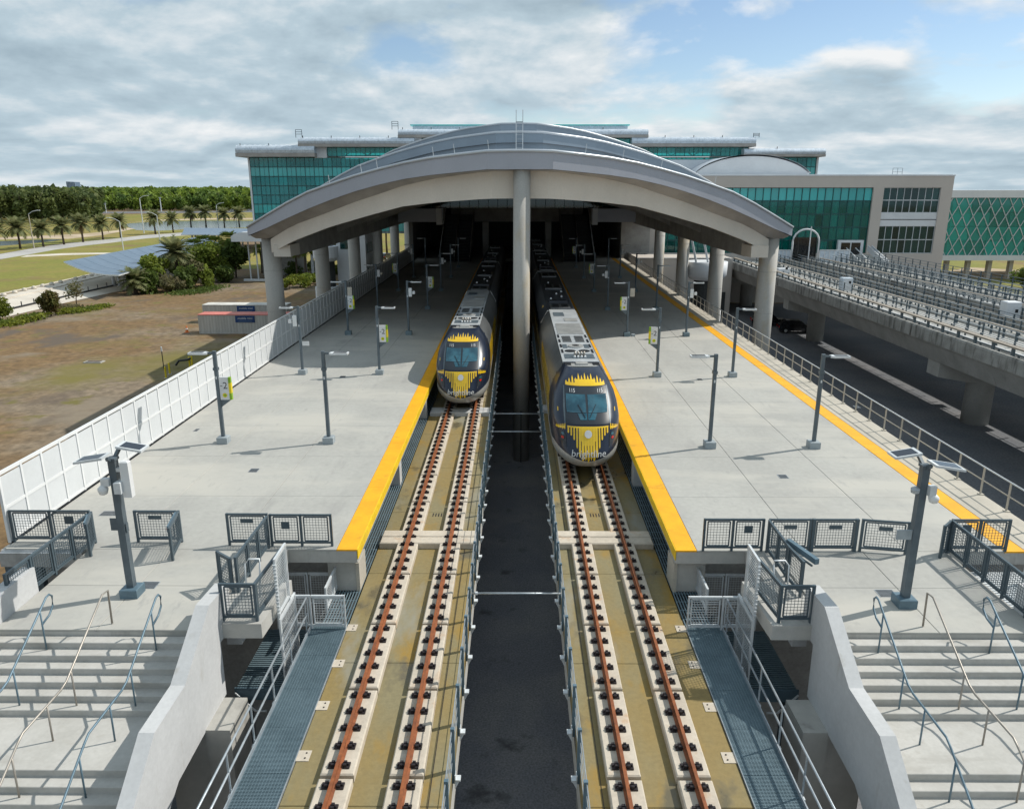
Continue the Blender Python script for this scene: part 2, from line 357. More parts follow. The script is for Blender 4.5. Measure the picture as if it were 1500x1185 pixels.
# ================================================================== GROUND
GZ = -8.
mb = MB(); mb.add([(-4000, -600, GZ), (4000, -600, GZ), (4000, 7000, GZ), (-4000, 7000, GZ)], [(0, 1, 2, 3)])
struct(mb, 'ground', 'ground', 'brown and green open ground around the station')
def sheet(name, mat, pts, z, label):
    mb = MB(); mb.add([(x, y, z) for x, y in pts], [tuple(range(len(pts)))]); return struct(mb, name, mat, label)
sheet('pavement', 'asph', [(-13.6, -20), (30, -20), (30, 170), (-13.6, 170)], GZ+.006, 'dark asphalt below and between the tracks')
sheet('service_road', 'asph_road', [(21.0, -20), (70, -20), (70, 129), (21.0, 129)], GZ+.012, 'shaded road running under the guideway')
mb = MB(); ys = [i*2.5 for i in range(-4, 50)]
A = [(17.6, y, GZ+.018) for y in ys]; B = [(21.6+.5*math.sin(y*.7)+.4*rnd.random(), y, GZ+.018) for y in ys]; mb.strip(A, B)
struct(mb, 'planting_bed', 'mulch', 'dark soil strip beside the right platform')
sheet('lawn', 'lawn', [G(0, 430), G(60, 418), G(150, 397), G(300, 356), G(372, 352), G(372, 345), G(262, 343), G(160, 352), G(60, 366), G(0, 381), (-260, 190), (-260, 100)], GZ+.006, 'grass lawn between the road and the drop-off lane')
sheet('lawn', 'lawn', [G(372, 339), G(262, 341), G(160, 350.5), G(80, 358), G(0, 372), G(-300, 420), G(-400, 330), G(0, 318), G(372, 311), (-40, 430), (-40, 380)], GZ+.006, 'grass verge with palms behind the curved road')
sheet('lawn', 'lawn', [(86, 140), (260, 140), (400, 320), (90, 320)], GZ+.006, 'dry grass field beyond the diamond lattice building')
sheet('sand_patch', 'sand', [G(1384, 398), G(1420, 392), G(1500, 396), G(1560, 404), G(1500, 408), G(1430, 408)], GZ+.012, 'pale sandy patch in the field at right')
sheet('lawn', 'lawn', [(-70, 186), (-15, 186), (-15, 420), (-120, 420)], GZ+.008, 'bright grass seen between the far left columns')
sheet('lawn', 'leaf_hedge', [(-22, 86), (-19, 86), (-19, 150), (-26, 150)], GZ+.01, 'green grass strip behind the left columns')
sheet('path', 'path', [(-26.5, 100), (-25, 100), (-30, 190), (-32, 190)], GZ+.014, 'pale footpath behind the left columns')
sheet('road', 'road', [G(-60, 391), G(0, 380), G(40, 373.5), G(81, 366), G(120, 360.5), G(162, 356), G(210, 350), G(265, 345.5), G(372, 341), G(372, 336), G(265, 341.2), G(210, 345), G(162, 350.5), G(120, 354.5), G(81, 359), G(40, 365.5), G(0, 372.5), G(-60, 382)], GZ+.014, 'pale curved road running past the palm row')
sheet('road', 'path', [G(30, 377), G(95, 374), G(130, 373), G(185, 372.2), G(185, 370.4), G(130, 370.6), G(92, 371.4), G(40, 374)], GZ+.018, 'thin pale branch of road across the lawn')
sheet('road', 'asph_road', [G(-300, 314), G(135, 313), G(372, 311.3), G(372, 309.2), G(135, 310.6), G(-300, 311)], GZ+.02, 'far highway in front of the forest')
sheet('pond', 'water', [G(188, 333), G(200, 337.2), G(225, 338.5), G(250, 337.5), G(290, 335), G(390, 333.5), G(390, 324), G(300, 323.6), G(230, 325), G(190, 327.5), G(178, 330)], GZ+.02, 'grey pond behind the palms')
sheet('pond', 'water_dark', [G(-60, 362), G(0, 360.5), G(40, 357.5), G(80, 353.6), G(96, 351), G(70, 351), G(0, 353.5), G(-60, 355)], GZ+.02, 'dark pond edge at the far left')
sheet('sand_patch', 'sand', [G(-60, 354), G(0, 351.5), G(60, 349.8), G(100, 350.2), G(150, 345), G(185, 338), G(197, 335.5), G(186, 334), G(170, 338), G(120, 343), G(60, 345.3), G(0, 348), G(-60, 349.5)], GZ+.024, 'pale sandy bank of the dark pond')
sheet('sand_patch', 'sand', [G(195, 325.5), G(240, 323.5), G(300, 322), G(380, 322), G(380, 319.5), G(300, 320), G(230, 322.5)], GZ+.024, 'pale sandy far bank of the grey pond')
# drop-off lane with kerb and pavement bands
sheet('road', 'path', [G(-30, 470), G(13, 463.5), G(95, 444), G(186, 424), G(236, 412), G(330, 385), G(300, 375), G(148, 400), G(70, 418), G(-30, 441)], GZ+.016, 'pale concrete drop-off lane by the blue canopy')
mb = MB()
def poly_line(pxs): return [Vector((*G(*p), 0)) for p in pxs]
P0 = poly_line([(-30, 438), (0, 431.5), (70, 417), (148, 399.5), (200, 388)])
for a, b in zip(P0[:-1], P0[1:]): mb.beam((a.x, a.y, GZ+.09), (b.x, b.y, GZ+.09), .5, .18)
P1 = poly_line([(-30, 447), (0, 440), (70, 424.5), (150, 405), (205, 392)])
for a, b in zip(P1[:-1], P1[1:]): mb.beam((a.x, a.y, GZ+.08), (b.x, b.y, GZ+.08), .35, .16)
struct(mb, 'kerb', 'path', 'two pale kerbs along the drop-off lane')
for i, (px, py) in enumerate([(6, 434), (22, 430), (36, 426.5), (50, 423.5), (63, 420.5), (76, 417.8), (89, 415), (111, 410), (123, 407.5), (134, 405), (144, 403)]):
    x, y = G(px, py); mb = MB(); mb.lathe(x, y, [(.42, GZ), (.45, GZ+.25), (.36, GZ+.5), (.15, GZ+.62)], 10)
    tag(mb.build('stone_bollard', 'path', smooth=True, loc=(x, y, GZ)), f'pale squat stone bollard on the drop-off kerb, {ORD[i]} from the photo\'s left edge', 'bollard', 'stone bollards along the drop-off kerb')
t = thing('low_railing', 'low dark railing along the drop-off lane behind the round bushes', 'railing', (*G(60, 448), GZ))
a = Vector((*G(13, 454.5), GZ)); b = Vector((*G(182, 415.5), GZ))
MB().beam(a+Vector((0, 0, .15)), b+Vector((0, 0, .15)), .25, .3).build('rail', 'dark', t)
for k in range(12):
    p = a.lerp(b, k/11); MB().beam(p, p+Vector((0, 0, .95)), .12, .12).build('post', 'dark', t)

# ================================================================== PLATFORMS
PY0, PY1 = 21.5, 124.
def panels(root, xs, y0, y1, dy, mat='plat', z=0., th=.05, gap=.012):
    ny = max(1, round((y1-y0)/dy)); dy = (y1-y0)/ny; cache = {}
    for i in range(len(xs)-1):
        a, b = sorted((xs[i], xs[i+1])); src = None
        for j in range(ny):
            if src is None: src = MB().bevbox(a+gap/2, b-gap/2, y0+gap/2, y0+dy-gap/2, z-th, z, .008).build('slab_panel', mat, root)
            else: inst(src, root, (0, j*dy, 0))
def platform(sx):
    side = 'left' if sx < 0 else 'right'
    r = thing('platform', f'long pale concrete {side} station platform with yellow edge', None, (sx*10, PY0, 0), kind='structure')
    X1 = 16.1 if sx < 0 else 17.15
    MB().box(sx*4.97, sx*X1, PY0+.01, PY1, -.45, -.055).build('base_slab', 'conc', r)
    panels(r, [sx*a for a in ((5.6, 8.9, 12.3, 15.95) if sx < 0 else (5.6, 8.9, 12.1, 15.1))], PY0, PY1, 4.3)
    n = 20; dy = (PY1-PY0)/n; s0 = s1 = None
    for k in range(n):
        if s0 is None:
            s0 = MB().bevbox(sx*4.96, sx*5.592, PY0+.003, PY0+dy-.003, -.05, .004, .008).build('edge_strip', 'yellow', r)
            s1 = MB().box(sx*4.935, sx*4.958, PY0+.003, PY0+dy-.003, -.33, -.003).build('edge_face', 'yellow_edge', r)
        else: inst(s0, r, (0, k*dy, 0)); inst(s1, r, (0, k*dy, 0))
    if sx > 0:
        s2 = MB().bevbox(15.112, 15.76, PY0, PY0+dy-.006, -.05, .003, .008).build('outer_stripe', 'yellow', r)
        s3 = MB().bevbox(15.78, 17.12, PY0, PY0+dy-.012, -.05, .0, .01).build('outer_kerb_slab', 'ivory', r)
        for k in range(1, n): inst(s2, r, (0, k*dy, 0)); inst(s3, r, (0, k*dy, 0))
    # end pier, piers along the track and the back wall below
    MB().box(sx*5.02, sx*6.0, PY0+.35, PY0+1.1, -1.63, -.45).build('end_pier', 'conc', r)
    MB().box(sx*4.99, sx*5.10, PY0+.3, PY0+1.3, -1.63, -.62).build('end_pier_cap', 'ivory', r)
    pr = MB().box(sx*5.05, sx*5.6, 30.8, 31.4, -1.63, -.45).build('pier', 'conc_white', r)
    for k in range(1, 9): inst(pr, r, (0, 9.9*k, 0))
    MB().box(sx*6.05, sx*6.4, PY0+1.0, PY1, -8, -.45).build('back_wall', 'conc_dark', r)
    MB().box(sx*6.0, sx*8.2, PY0+.8, PY0+1.0, -8, -.45).build('end_wall', 'conc_dark', r)
    cl = MB().box(sx*14.2, sx*14.9, 23.5, 24.3, -8, -.45).build('support_pier', 'conc', r)
    for k in range(1, 8): inst(cl, r, (0, 13*k, 0))
    MB().box(sx*8.2, sx*(X1-.4), PY0+1.0, PY0+1.4, -8, -.45).build('end_wall', 'conc_dark', r)
    return r
PL = platform(-1); PR = platform(1)
# ---- concourse landings in front of the platforms, and stairs
def landing(sx):
    side = 'left' if sx < 0 else 'right'
    r = thing('stair_landing', f'concrete landing between the {side} platform and its stairs', None, (sx*10.7, 19, 0), kind='structure')
    MB().box(sx*7.96, sx*13.3, 17.0, PY0-.004, -.4, -.052).build('base_slab', 'conc', r)
    panels(r, [sx*8.0, sx*10.7, sx*13.3], 17.0, PY0, 2.25)
landing(-1); landing(1)
def staircase(sx):
    side = 'left' if sx < 0 else 'right'
    r = thing('staircase', f'wide concrete staircase descending from the {side} platform towards the camera', 'stairs', (sx*10.7, 14, -2), 'station staircases')
    xa, xb = sx*7.93, sx*13.28; rise = .165; tread = .30; y = 17.0; z = 0.
    st = None
    for fl in range(3):
        for k in range(7):
            z -= rise
            last = (k == 6)
            y2 = y-(tread if not last else 1.72)
            MB().bevbox(xa, xb, y2-.02, y-.006, z-.22, z, .012).build('landing_slab' if last else 'step', 'stairc', r)
            y = y2
    MB().prism([(16.9, -.42), (14.95, -1.5), (13.3, -1.5), (11.4, -2.7), (9.7, -2.7), (7.8, -3.9), (7.8, -4.2), (9.7, -3.1), (11.4, -3.1), (13.3, -1.95), (14.95, -1.95), (16.9, -.9)], 0, sx*8.35, sx*13.2).build('underside', 'conc', r)
    # inner stringer wall
    top = [(17.95, .80), (16.72, .88), (15.0, -.17), (13.46, -.2), (12.25, -1.08), (10.5, -1.3), (8.0, -3.0)]
    bot = [(8.0, -4.8), (11.2, -3.9), (13.4, -2.42), (14.15, -2.05), (17.1, -1.95), (17.12, -.43), (17.95, -.43)]
    MB().prism(top+bot, 0, sx*7.60, sx*7.94).build('stringer_wall', 'conc_white', r)
    MB().box(sx*7.0, sx*7.62, 15.7, 16.95, -8, -1.952).build('pier', 'conc', r)
    MB().box(sx*7.62, sx*8.6, 15.75, 16.9, -8, -1.96).build('pier_base', 'conc', r)
    tout = [(18.9 if sx < 0 else 18.2, .75), (17.6, .75), (15.7, -.3), (14.1, -.35), (12.6, -1.5), (8, -3.6), (8, -5.2), (17.6, -2.5), (18.9 if sx < 0 else 18.2, -2.5)]
    MB().prism(tout, 0, sx*13.3, sx*13.65).build('outer_wall', 'conc_white', r)
    MB().box(sx*13.32, sx*13.6, 12, 17.6, -8, -2.6).build('outer_pier', 'conc', r)
staircase(-1); staircase(1)
def handrails(sx):
    side = 'left' if sx < 0 else 'right'
    def zn(y):     # nosing height
        if y > 17: return 0.
        if y > 15.2: return -(17-y)*.55
        if y > 13.48: return -1.155
        if y > 11.68: return -1.155-(13.48-y)*.64
        return -2.31
    for i, (x, mat, loop, w_) in enumerate(((9.02, 'steel_blue', 1, 'blue-grey handrail nearest the tracks'), (10.42, 'brass', 0, 'bare steel middle handrail'), (11.78, 'steel_blue', 1, 'blue-grey handrail farthest from the tracks'))):
        t = thing('handrail', f'{w_} on the {side} staircase', 'handrail', (sx*x, 15, -1), 'stair handrails')
        X = sx*x; pts = []
        if loop:
            pts = [(X, 16.63, .38), (X, 16.95, .45), (X, 17.14, .60), (X, 17.18, .86), (X, 17.08, .96), (X, 16.95, .95)]
        else: pts = [(X, 17.28, .02), (X, 17.32, .94), (X, 17.05, .97)]
        pts += [(X, 15.15, -.18), (X, 14.9, -.24), (X, 13.5, -.26), (X, 13.3, -.36), (X, 11.6, -1.42), (X, 10.2, -1.45)]
        MB().tube(pts, .026, 8).build('rail', mat, t, smooth=True)
        for yy in (16.62, 15.35, 14.35, 13.05, 12.0):
            if not loop and yy == 16.62: continue
            zr = -.18+(yy-15.15)*.628 if yy > 15.15 else (-.25 if yy > 13.5 else -.36-(13.3-yy)*.62)
            MB().tube([(X, yy, zn(yy-.15)-.05), (X, yy+.02, zr+.0)], .021, 8).build('post', mat, t, smooth=True)
handrails(-1); handrails(1)

# ================================================================== TRACKS
def track(sx):
    side = 'left' if sx < 0 else 'right'; c = -3.13 if sx < 0 else 3.09
    ds = thing('track_deck', f'rust-stained concrete deck under the {side} track', None, (c, 20, -1.62), kind='structure')
    n = 0
    for k in range(27):
        y = -2+k*5
        MB().bevbox(sx*1.42, sx*4.96, y+.006, y+4.994, -2.15, -1.62, .015).build('deck_slab', 'slab', ds)
    MB().box(sx*1.44, sx*2.1, -2, 130, -3.0, -2.15).build('edge_girder', 'conc', ds); MB().box(sx*4.1, sx*4.9, -2, 130, -3.0, -2.15).build('edge_girder', 'conc', ds)
    pr = MB().box(sx*1.9, sx*4.5, 4, 5.2, -8, -3.0).build('pier', 'conc', ds)
    for k in range(1, 8): inst(pr, ds, (0, 14.5*k, 0))
    jl = MB().box(sx*1.83, sx*1.845, -2, 60, -1.617, -1.612).build('seam', 'clip', ds)
    t = thing('railway_track', f'{side} railway track with rusty rails on pale concrete plinths', 'railway track', (c, 20, -1.4), 'station tracks')
    segs = []; y = 10.66
    while y < 110:
        if abs(y-25.66) < .1 or (24.7 < y < 25.8): pass
        segs.append((y, y+2.9)); y += 3.0
    xr = [c-.755, c+.755]
    clipmb = None; plsrc = {}
    for X in xr:
        prof = [(-.075, 0), (.075, 0), (.075, .014), (.012, .03), (.012, .13), (.036, .14), (.036, .178), (-.036, .178), (-.036, .14), (-.012, .13), (-.012, .03), (-.075, .014)]
        MB().prism([(X+a, -1.398+b) for a, b in prof], 1, -2, 122).build('rail', 'rust', t)
        for (a, b) in segs:
            if a > 62: continue
            if X not in plsrc:
                plsrc[X] = p = MB().bevbox(X-.37, X+.37, a, b, -1.618, -1.41, .03).build('plinth', 'plinth', t)
                plsrc['y', X] = a
            else: p = inst(plsrc[X], t, (0, a-plsrc['y', X], 0))
            if a < 46:
                for k in range(5):
                    yy = a+.25+k*.6
                    if clipmb is None:
                        clipmb = {}; cx0, cy0, pa0 = X, yy, p.location.y
                        for s in (-1, 1):
                            m = MB(); m.box(X+s*.09, X+s*.24, yy-.09, yy+.09, -1.41, -1.375)
                            m.box(X+s*.10, X+s*.17, yy-.07, yy-.015, -1.376, -1.315); m.box(X+s*.10, X+s*.17, yy+.015, yy+.07, -1.376, -1.315)
                            m.box(X+s*.075, X+s*.13, yy-.055, yy+.055, -1.378, -1.345)
                            m.cyl(X+s*.205, yy, -1.376, -1.33, .027, n=6)
                            clipmb[s] = m.build('fastener', 'clip', p)
                    else:
                        for s in (-1, 1): inst(clipmb[s], p, (X-cx0, (yy-cy0)-(p.location.y-pa0), 0))
    # paired cross beams
    for yc in ((25.35, 41.8) if sx < 0 else (25.35, 42.4)):
        for d in (-.29, .26):
            MB().bevbox(sx*1.46, sx*4.9, yc+d-.25, yc+d+.25, -1.618, -1.385, .035).build('cross_beam', 'conc_white' if yc > 30 else 'plinth', t)
    m = MB()
    for k in range(4): m.box(c-.18+k*.11, c-.14+k*.11, 27.6, 27.9, -1.618, -1.612)
    m.build('drain_slot', 'clip', t)
track(-1); track(1)
def cable_fence(sx):
    side = 'left' if sx < 0 else 'right'
    t = thing('cable_fence', f'blue-grey post and cable guard fence on the trench edge of the {side} track', 'fence', (sx*1.42, 20, -1.6), 'trench guard fences')
    p0 = b0 = None; X = sx*1.40
    for k in range(36):
        y = 11.0+k*1.52
        if p0 is None:
            m = MB(); m.box(X-.035, X+.035, y-.04, y+.04, -1.95, -.52); m.box(X-sx*.05, X-sx*.036, y-.05, y+.05, -1.95, -.52); p0 = m.build('post', 'steel_blue', t)
            m = MB(); m.box(X-sx*.04, X-sx*.17, y-.08, y+.08, -1.86, -1.82); m.box(X-sx*.04, X-sx*.06, y-.08, y+.08, -2.05, -1.7); m.prism([(X-sx*.05, -1.87), (X-sx*.16, -1.87), (X-sx*.05, -2.1)], 1, y-.012, y+.012)
            b0 = m.build('bracket', 'galv_white', p0); y00 = y
        else:
            q = inst(p0, t, (0, y-y00, 0)); inst(b0, q)
    for z in (-.58, -.85, -1.12, -1.38):
        MB().tube([(X+sx*.01, 10, z), (X+sx*.01, 66, z)], .009 if z < -.6 else .014, 5).build('cable', 'galv', t)
    for yb in (21.5, 38.1, 41.4):
        if sx < 0:
            q = thing('tie_bar', f'thin steel tie bar across the trench, {"nearest the camera" if yb < 30 else "just before the round column" if yb < 40 else "second before the round column"}', 'tie bar', (0, yb, -1.5), 'trench tie bars')
            MB().tube([(-1.4, yb, -1.5), (1.4, yb, -1.5)], .035, 8).build('bar', 'galv', q, smooth=True)
            MB().tube([(-1.3, yb, -1.5), (-1.22, yb, -1.5)], .06, 8).build('collar', 'galv_white', q)
cable_fence(-1); cable_fence(1)

# ---- grated walkways beside the tracks
def walkway(sx):
    side = 'left' if sx < 0 else 'right'
    t = thing('walkway', f'steel grating walkway along the outer edge of the {side} track', 'walkway', (sx*5.5, 15, -1.6), 'grating walkways')
    y = 8.0; src = None; k = 0
    while y < 19.5:
        if src is None:
            m = MB()
            for j in range(37): m.box(sx*4.99, sx*6.0, y+.02+j*.0395, y+.034+j*.0395, -1.62, -1.585)
            for j in range(15): xx = sx*(5.0+j*.0705); m.box(xx-.004, xx+.004, y, y+1.45, -1.612, -1.59)
            src = m.build('grating_panel', 'grate', t, fix=False); y0 = y
        else: inst(src, t, (0, y-y0, 0))
        y += 1.47
    MB().box(sx*4.97, sx*4.985, 8, 19.6, -1.72, -1.575).build('edge_bar', 'galv', t)
    MB().box(sx*6.0, sx*6.03, 8, 19.6, -1.75, -1.49).build('kick_plate', 'galv', t)
    MB().box(sx*4.98, sx*6.0, 8, 19.6, -1.80, -1.76).build('support_frame', 'interior_dark', t)
    for k in range(7):
        yy = 9.2+k*1.75; pl = MB().box(sx*4.68, sx*4.97, yy-.17, yy+.17, -1.618, -1.605).build('fixing_plate', 'plinth', t)
        m = MB(); m.cyl(sx*4.78, yy-.08, -1.605, -1.59, .02, n=6); m.cyl(sx*4.78, yy+.08, -1.605, -1.59, .02, n=6); m.build('bolt', 'clip', pl)
    q = thing('guard_railing', f'two-rail galvanised railing beside the {side} grating walkway', 'railing', (sx*6.05, 14, -1.6), 'walkway railings')
    for z in (-.55, -1.05): MB().tube([(sx*6.06, 7, z), (sx*6.06, 19.55, z)], .027, 8).build('rail', 'galv', q, smooth=True)
    for k in range(9):
        yy = 7.2+k*1.52; ps = MB().tube([(sx*6.06, yy, -1.75), (sx*6.06, yy, -.55)], .024, 8).build('post', 'galv', q)
        MB().box(sx*6.035, sx*6.12, yy-.05, yy+.05, -1.74, -1.62).build('foot', 'galv_white', ps)
    # narrow grating that carries on under the platform edge
    g = thing('walkway', f'narrow steel grating under the {side} platform edge', 'walkway', (sx*5.3, 40, -1.6), 'gratings below the platform edge')
    m = MB()
    for j in range(9): xx = sx*(5.0+j*.09); m.box(xx-.012, xx+.012, 19.7, 62, -1.63, -1.59)
    for j in range(85): m.box(sx*4.99, sx*5.75, 19.7+j*.5, 19.72+j*.5, -1.62, -1.6)
    m.build('grating_bars', 'grate', g, fix=False); MB().box(sx*4.985, sx*6.04, 19.65, 62, -1.85, -1.80).build('support_frame', 'interior_dark', g)
walkway(-1); walkway(1)

# ================================================================== MESH FENCES AND GATES
def wire(mb, p, q, z0, z1, cell=.085, r=.006):
    p = Vector((*p, 0)); q = Vector((*q, 0)); L = (q-p).length; d = (q-p)/L
    n = int(L/cell)
    for i in range(1, n): a = p+d*(L*i/n); mb.beam((a.x, a.y, z0), (a.x, a.y, z1), r*1.6, r*1.6)
    n = int((z1-z0)/cell)
    for i in range(1, n): z = z0+(z1-z0)*i/n; mb.beam((p.x, p.y, z), (q.x, q.y, z), r*1.6, r*1.6)
def bay(t, p, q, z0, z1, mat='steel', w=.05, posts=(1, 1), plaque=None, cell=.085, inset=.10, foot=.12, r=.006, pw=.07):
    """one framed mesh bay from p to q"""
    p = Vector(p); q = Vector(q); d = (q-p).normalized()
    if posts[0]: MB().beam((*p, z0), (*p, z1), pw, pw).build('post', mat, t)
    if posts[1]: MB().beam((*q, z0), (*q, z1), pw, pw).build('post', mat, t)
    MB().beam((*(p+d*pw/2), z1-.03), (*(q-d*pw/2), z1-.03), .06, .055).build('top_rail', mat, t); MB().beam((*(p+d*pw/2), z0+foot), (*(q-d*pw/2), z0+foot), .05, .05).build('bottom_rail', mat, t)
    a = p+d*inset; b = q-d*inset; f = MB()
    za, zb = z0+foot+.06, z1-.10
    f.beam((*a, za), (*b, za), .035, .035); f.beam((*a, zb), (*b, zb), .035, .035); f.beam((*a, za), (*a, zb), .035, .035); f.beam((*b, za), (*b, zb), .035, .035)
    fr = f.build('frame', mat, t); m = MB(); wire(m, a, b, za, zb, cell, r); m.build('wire_mesh', mat, fr, fix=False)
    if plaque:
        c = p.lerp(q, .5); w_, h_, zz = plaque; nrm = Vector((-d.y, d.x)); c = c-nrm*.04 if nrm.y > 0 else c+nrm*.04
        MB().beam((*(c-d*w_/2), zz), (*(c+d*w_/2), zz), .012, h_).build('plaque', 'steel', t)
def fence(label, pts, h=1.08, mat='steel', group='dark mesh barriers on the landings', plq={}, z0=0., cat='fence', name='mesh_fence', **kw):
    c = Vector(pts[0]).lerp(Vector(pts[-1]), .5); t = thing(name, label, cat, (c.x, c.y, z0), group)
    for i in range(len(pts)-1): bay(t, pts[i], pts[i+1], z0, z0+h, mat, posts=(1, i == len(pts)-2), plaque=plq.get(i), **kw)
    return t
fence('dark mesh fence with a square plaque at the end of the left platform', [(-7.66, 21.75), (-6.72, 21.75), (-5.78, 21.75)], plq={0: (.26, .24, .72)})
fence('dark mesh swing gate at the inner left platform end', [(-9.02, 21.8), (-7.78, 21.8)], plq={0: (.40, .13, .84)}, name='swing_gate', cat='gate', group='dark swing gates')
fence('dark mesh fence beside the left stair landing towards the track', [(-7.72, 21.6), (-7.72, 20.7), (-7.72, 19.8), (-7.72, 18.9)])
fence('small folded dark gate leaf at the top of the left stringer wall', [(-7.85, 18.85), (-8.35, 19.25)], name='swing_gate', cat='gate', group='dark swing gates')
fence('dark mesh railing round the left concrete balcony slab', [(-6.62, 19.5), (-6.72, 17.45), (-7.6, 17.45)], group='dark mesh railings round the balcony slabs')
fence('dark mesh fence with a square plaque at the outer left platform end', [(-15.95, 22.0), (-14.7, 22.0), (-13.45, 22.0)], plq={1: (.28, .26, .76)})
fence('dark mesh fence running along the left edge of the left landing', [(-13.34, 21.75), (-13.36, 20.8), (-13.38, 19.85), (-13.40, 18.9), (-13.42, 17.9)])
fence('free-standing dark mesh gate in the middle of the left platform end', [(-12.0, 22.0), (-10.72, 22.0)], plq={0: (.42, .13, .86)}, name='swing_gate', cat='gate', group='dark swing gates')
def notice_gate(p, q, label):
    t = fence(label, [p, q], name='swing_gate', cat='gate', group='dark swing gates')
    p = Vector(p); q = Vector(q); d = (q-p).normalized(); n = Vector((d.y, -d.x))
    if n.y > 0: n = -n
    MB().beam((*(p+d*.1+n*.06), .98), (*(q-d*.1+n*.06), .98), .05, .2).build('cover_plate', 'steel_blue', t)
    MB().beam((*(p+d*.45+n*.1), .93), (*(q-d*.15+n*.1), .93), .015, .11).build('notice', 'letter', t)
    MB().beam((*(p+d*.45+n*.112), .965), (*(q-d*.15+n*.112), .965), .012, .035).build('notice_band', 'red', t)
notice_gate((-10.62, 22.0), (-10.36, 20.75), 'angled dark gate leaf with a red and white notice near the left platform middle')
notice_gate((-13.32, 21.9), (-12.98, 21.0), 'angled dark gate leaf with a red and white notice at the outer left fence')
fence('dark mesh fence with a square plaque at the end of the right platform', [(5.78, 21.5), (6.66, 21.5), (7.58, 21.5)], plq={1: (.26, .24, .74)})
fence('dark mesh swing gate at the right platform end next to the fence corner', [(7.78, 21.5), (9.02, 21.5)], plq={0: (.40, .13, .82)}, name='swing_gate', cat='gate', group='dark swing gates')
fence('dark mesh swing gate in the middle of the right platform end', [(9.12, 21.5), (10.44, 21.5)], plq={0: (.40, .13, .82)}, name='swing_gate', cat='gate', group='dark swing gates', pw=.1)
fence('dark mesh swing gate slightly open beside the right solar lamp post', [(10.62, 21.5), (11.92, 21.28)], plq={0: (.40, .13, .82)}, name='swing_gate', cat='gate', group='dark swing gates')
fence('dark mesh fence beside the right stair landing towards the track', [(7.72, 21.4), (7.72, 20.5), (7.72, 19.6), (7.80, 18.75)])
MB_ = thing('swing_gate', 'folded dark gate leaf lying along the inner right landing fence', 'gate', (7.9, 19.4, 1.0), 'dark swing gates')
m = MB(); m.beam((7.80, 20.0, 1.06), (8.16, 18.75, 1.06), .13, .16); m.build('cover_plate', 'steel_blue', MB_); MB().beam((7.78, 19.9, 0), (7.78, 19.9, 1.1), .07, .07).build('post', 'steel', MB_); MB().beam((7.8, 19.9, .86), (8.1, 18.9, .86), .04, .05).build('rail', 'steel', MB_)
fence('dark mesh railing round the right concrete balcony slab', [(6.60, 19.3), (6.78, 17.45), (7.6, 17.45)], group='dark mesh railings round the balcony slabs')
fence('short dark mesh gate angled at the outer right fence corner', [(12.86, 21.05), (13.24, 21.42)], plq={0: (.22, .12, .82)}, name='swing_gate', cat='gate', group='dark swing gates')
fence('dark mesh fence in front of the yellow stripe at the outer right platform end', [(13.36, 21.5), (14.22, 21.5), (15.1, 21.5)], plq={0: (.28, .26, .78)})
fence('dark mesh fence running along the right edge of the right landing', [(13.30, 21.4), (13.30, 20.5), (13.30, 19.6), (13.30, 18.7), (13.30, 17.7)])
fence('pale mesh gate beside the outer right landing fence', [(15.2, 20.6), (15.2, 19.6), (15.2, 18.6)], mat='galv_white', z0=-.6, group='pale mesh gates and screens')
t = thing('side_landing', 'pale grated side landing below the outer right fence', 'walkway', (14.5, 19.6, -.6), 'side landings'); m = MB()
for j in range(32): m.box(13.7, 15.9, 17.2+j*.13, 17.28+j*.13, -.66, -.6)
m.build('grating_bars', 'galv_white', t, fix=False); MB().box(13.72, 15.88, 17.2, 21.3, -.80, -.70).build('support_frame', 'interior_dark', t)
t = thing('side_landing', 'small steel landing on posts below the outer left fence', 'walkway', (-14.7, 21.7, -.1), 'side landings')
m = MB()
for j in range(10): m.box(-16.0, -13.45, 21.3+j*.075, 21.33+j*.075, -.08, -.03)
m.build('grating_bars', 'galv', t, fix=False); MB().box(-16.0, -13.45, 21.26, 21.3, -.5, -.03).build('edge_plate', 'galv', t)
for x in (-15.8, -14.9): MB().beam((x, 21.4, -8), (x, 21.4, -.1), .22, .22).build('leg', 'steel', t)
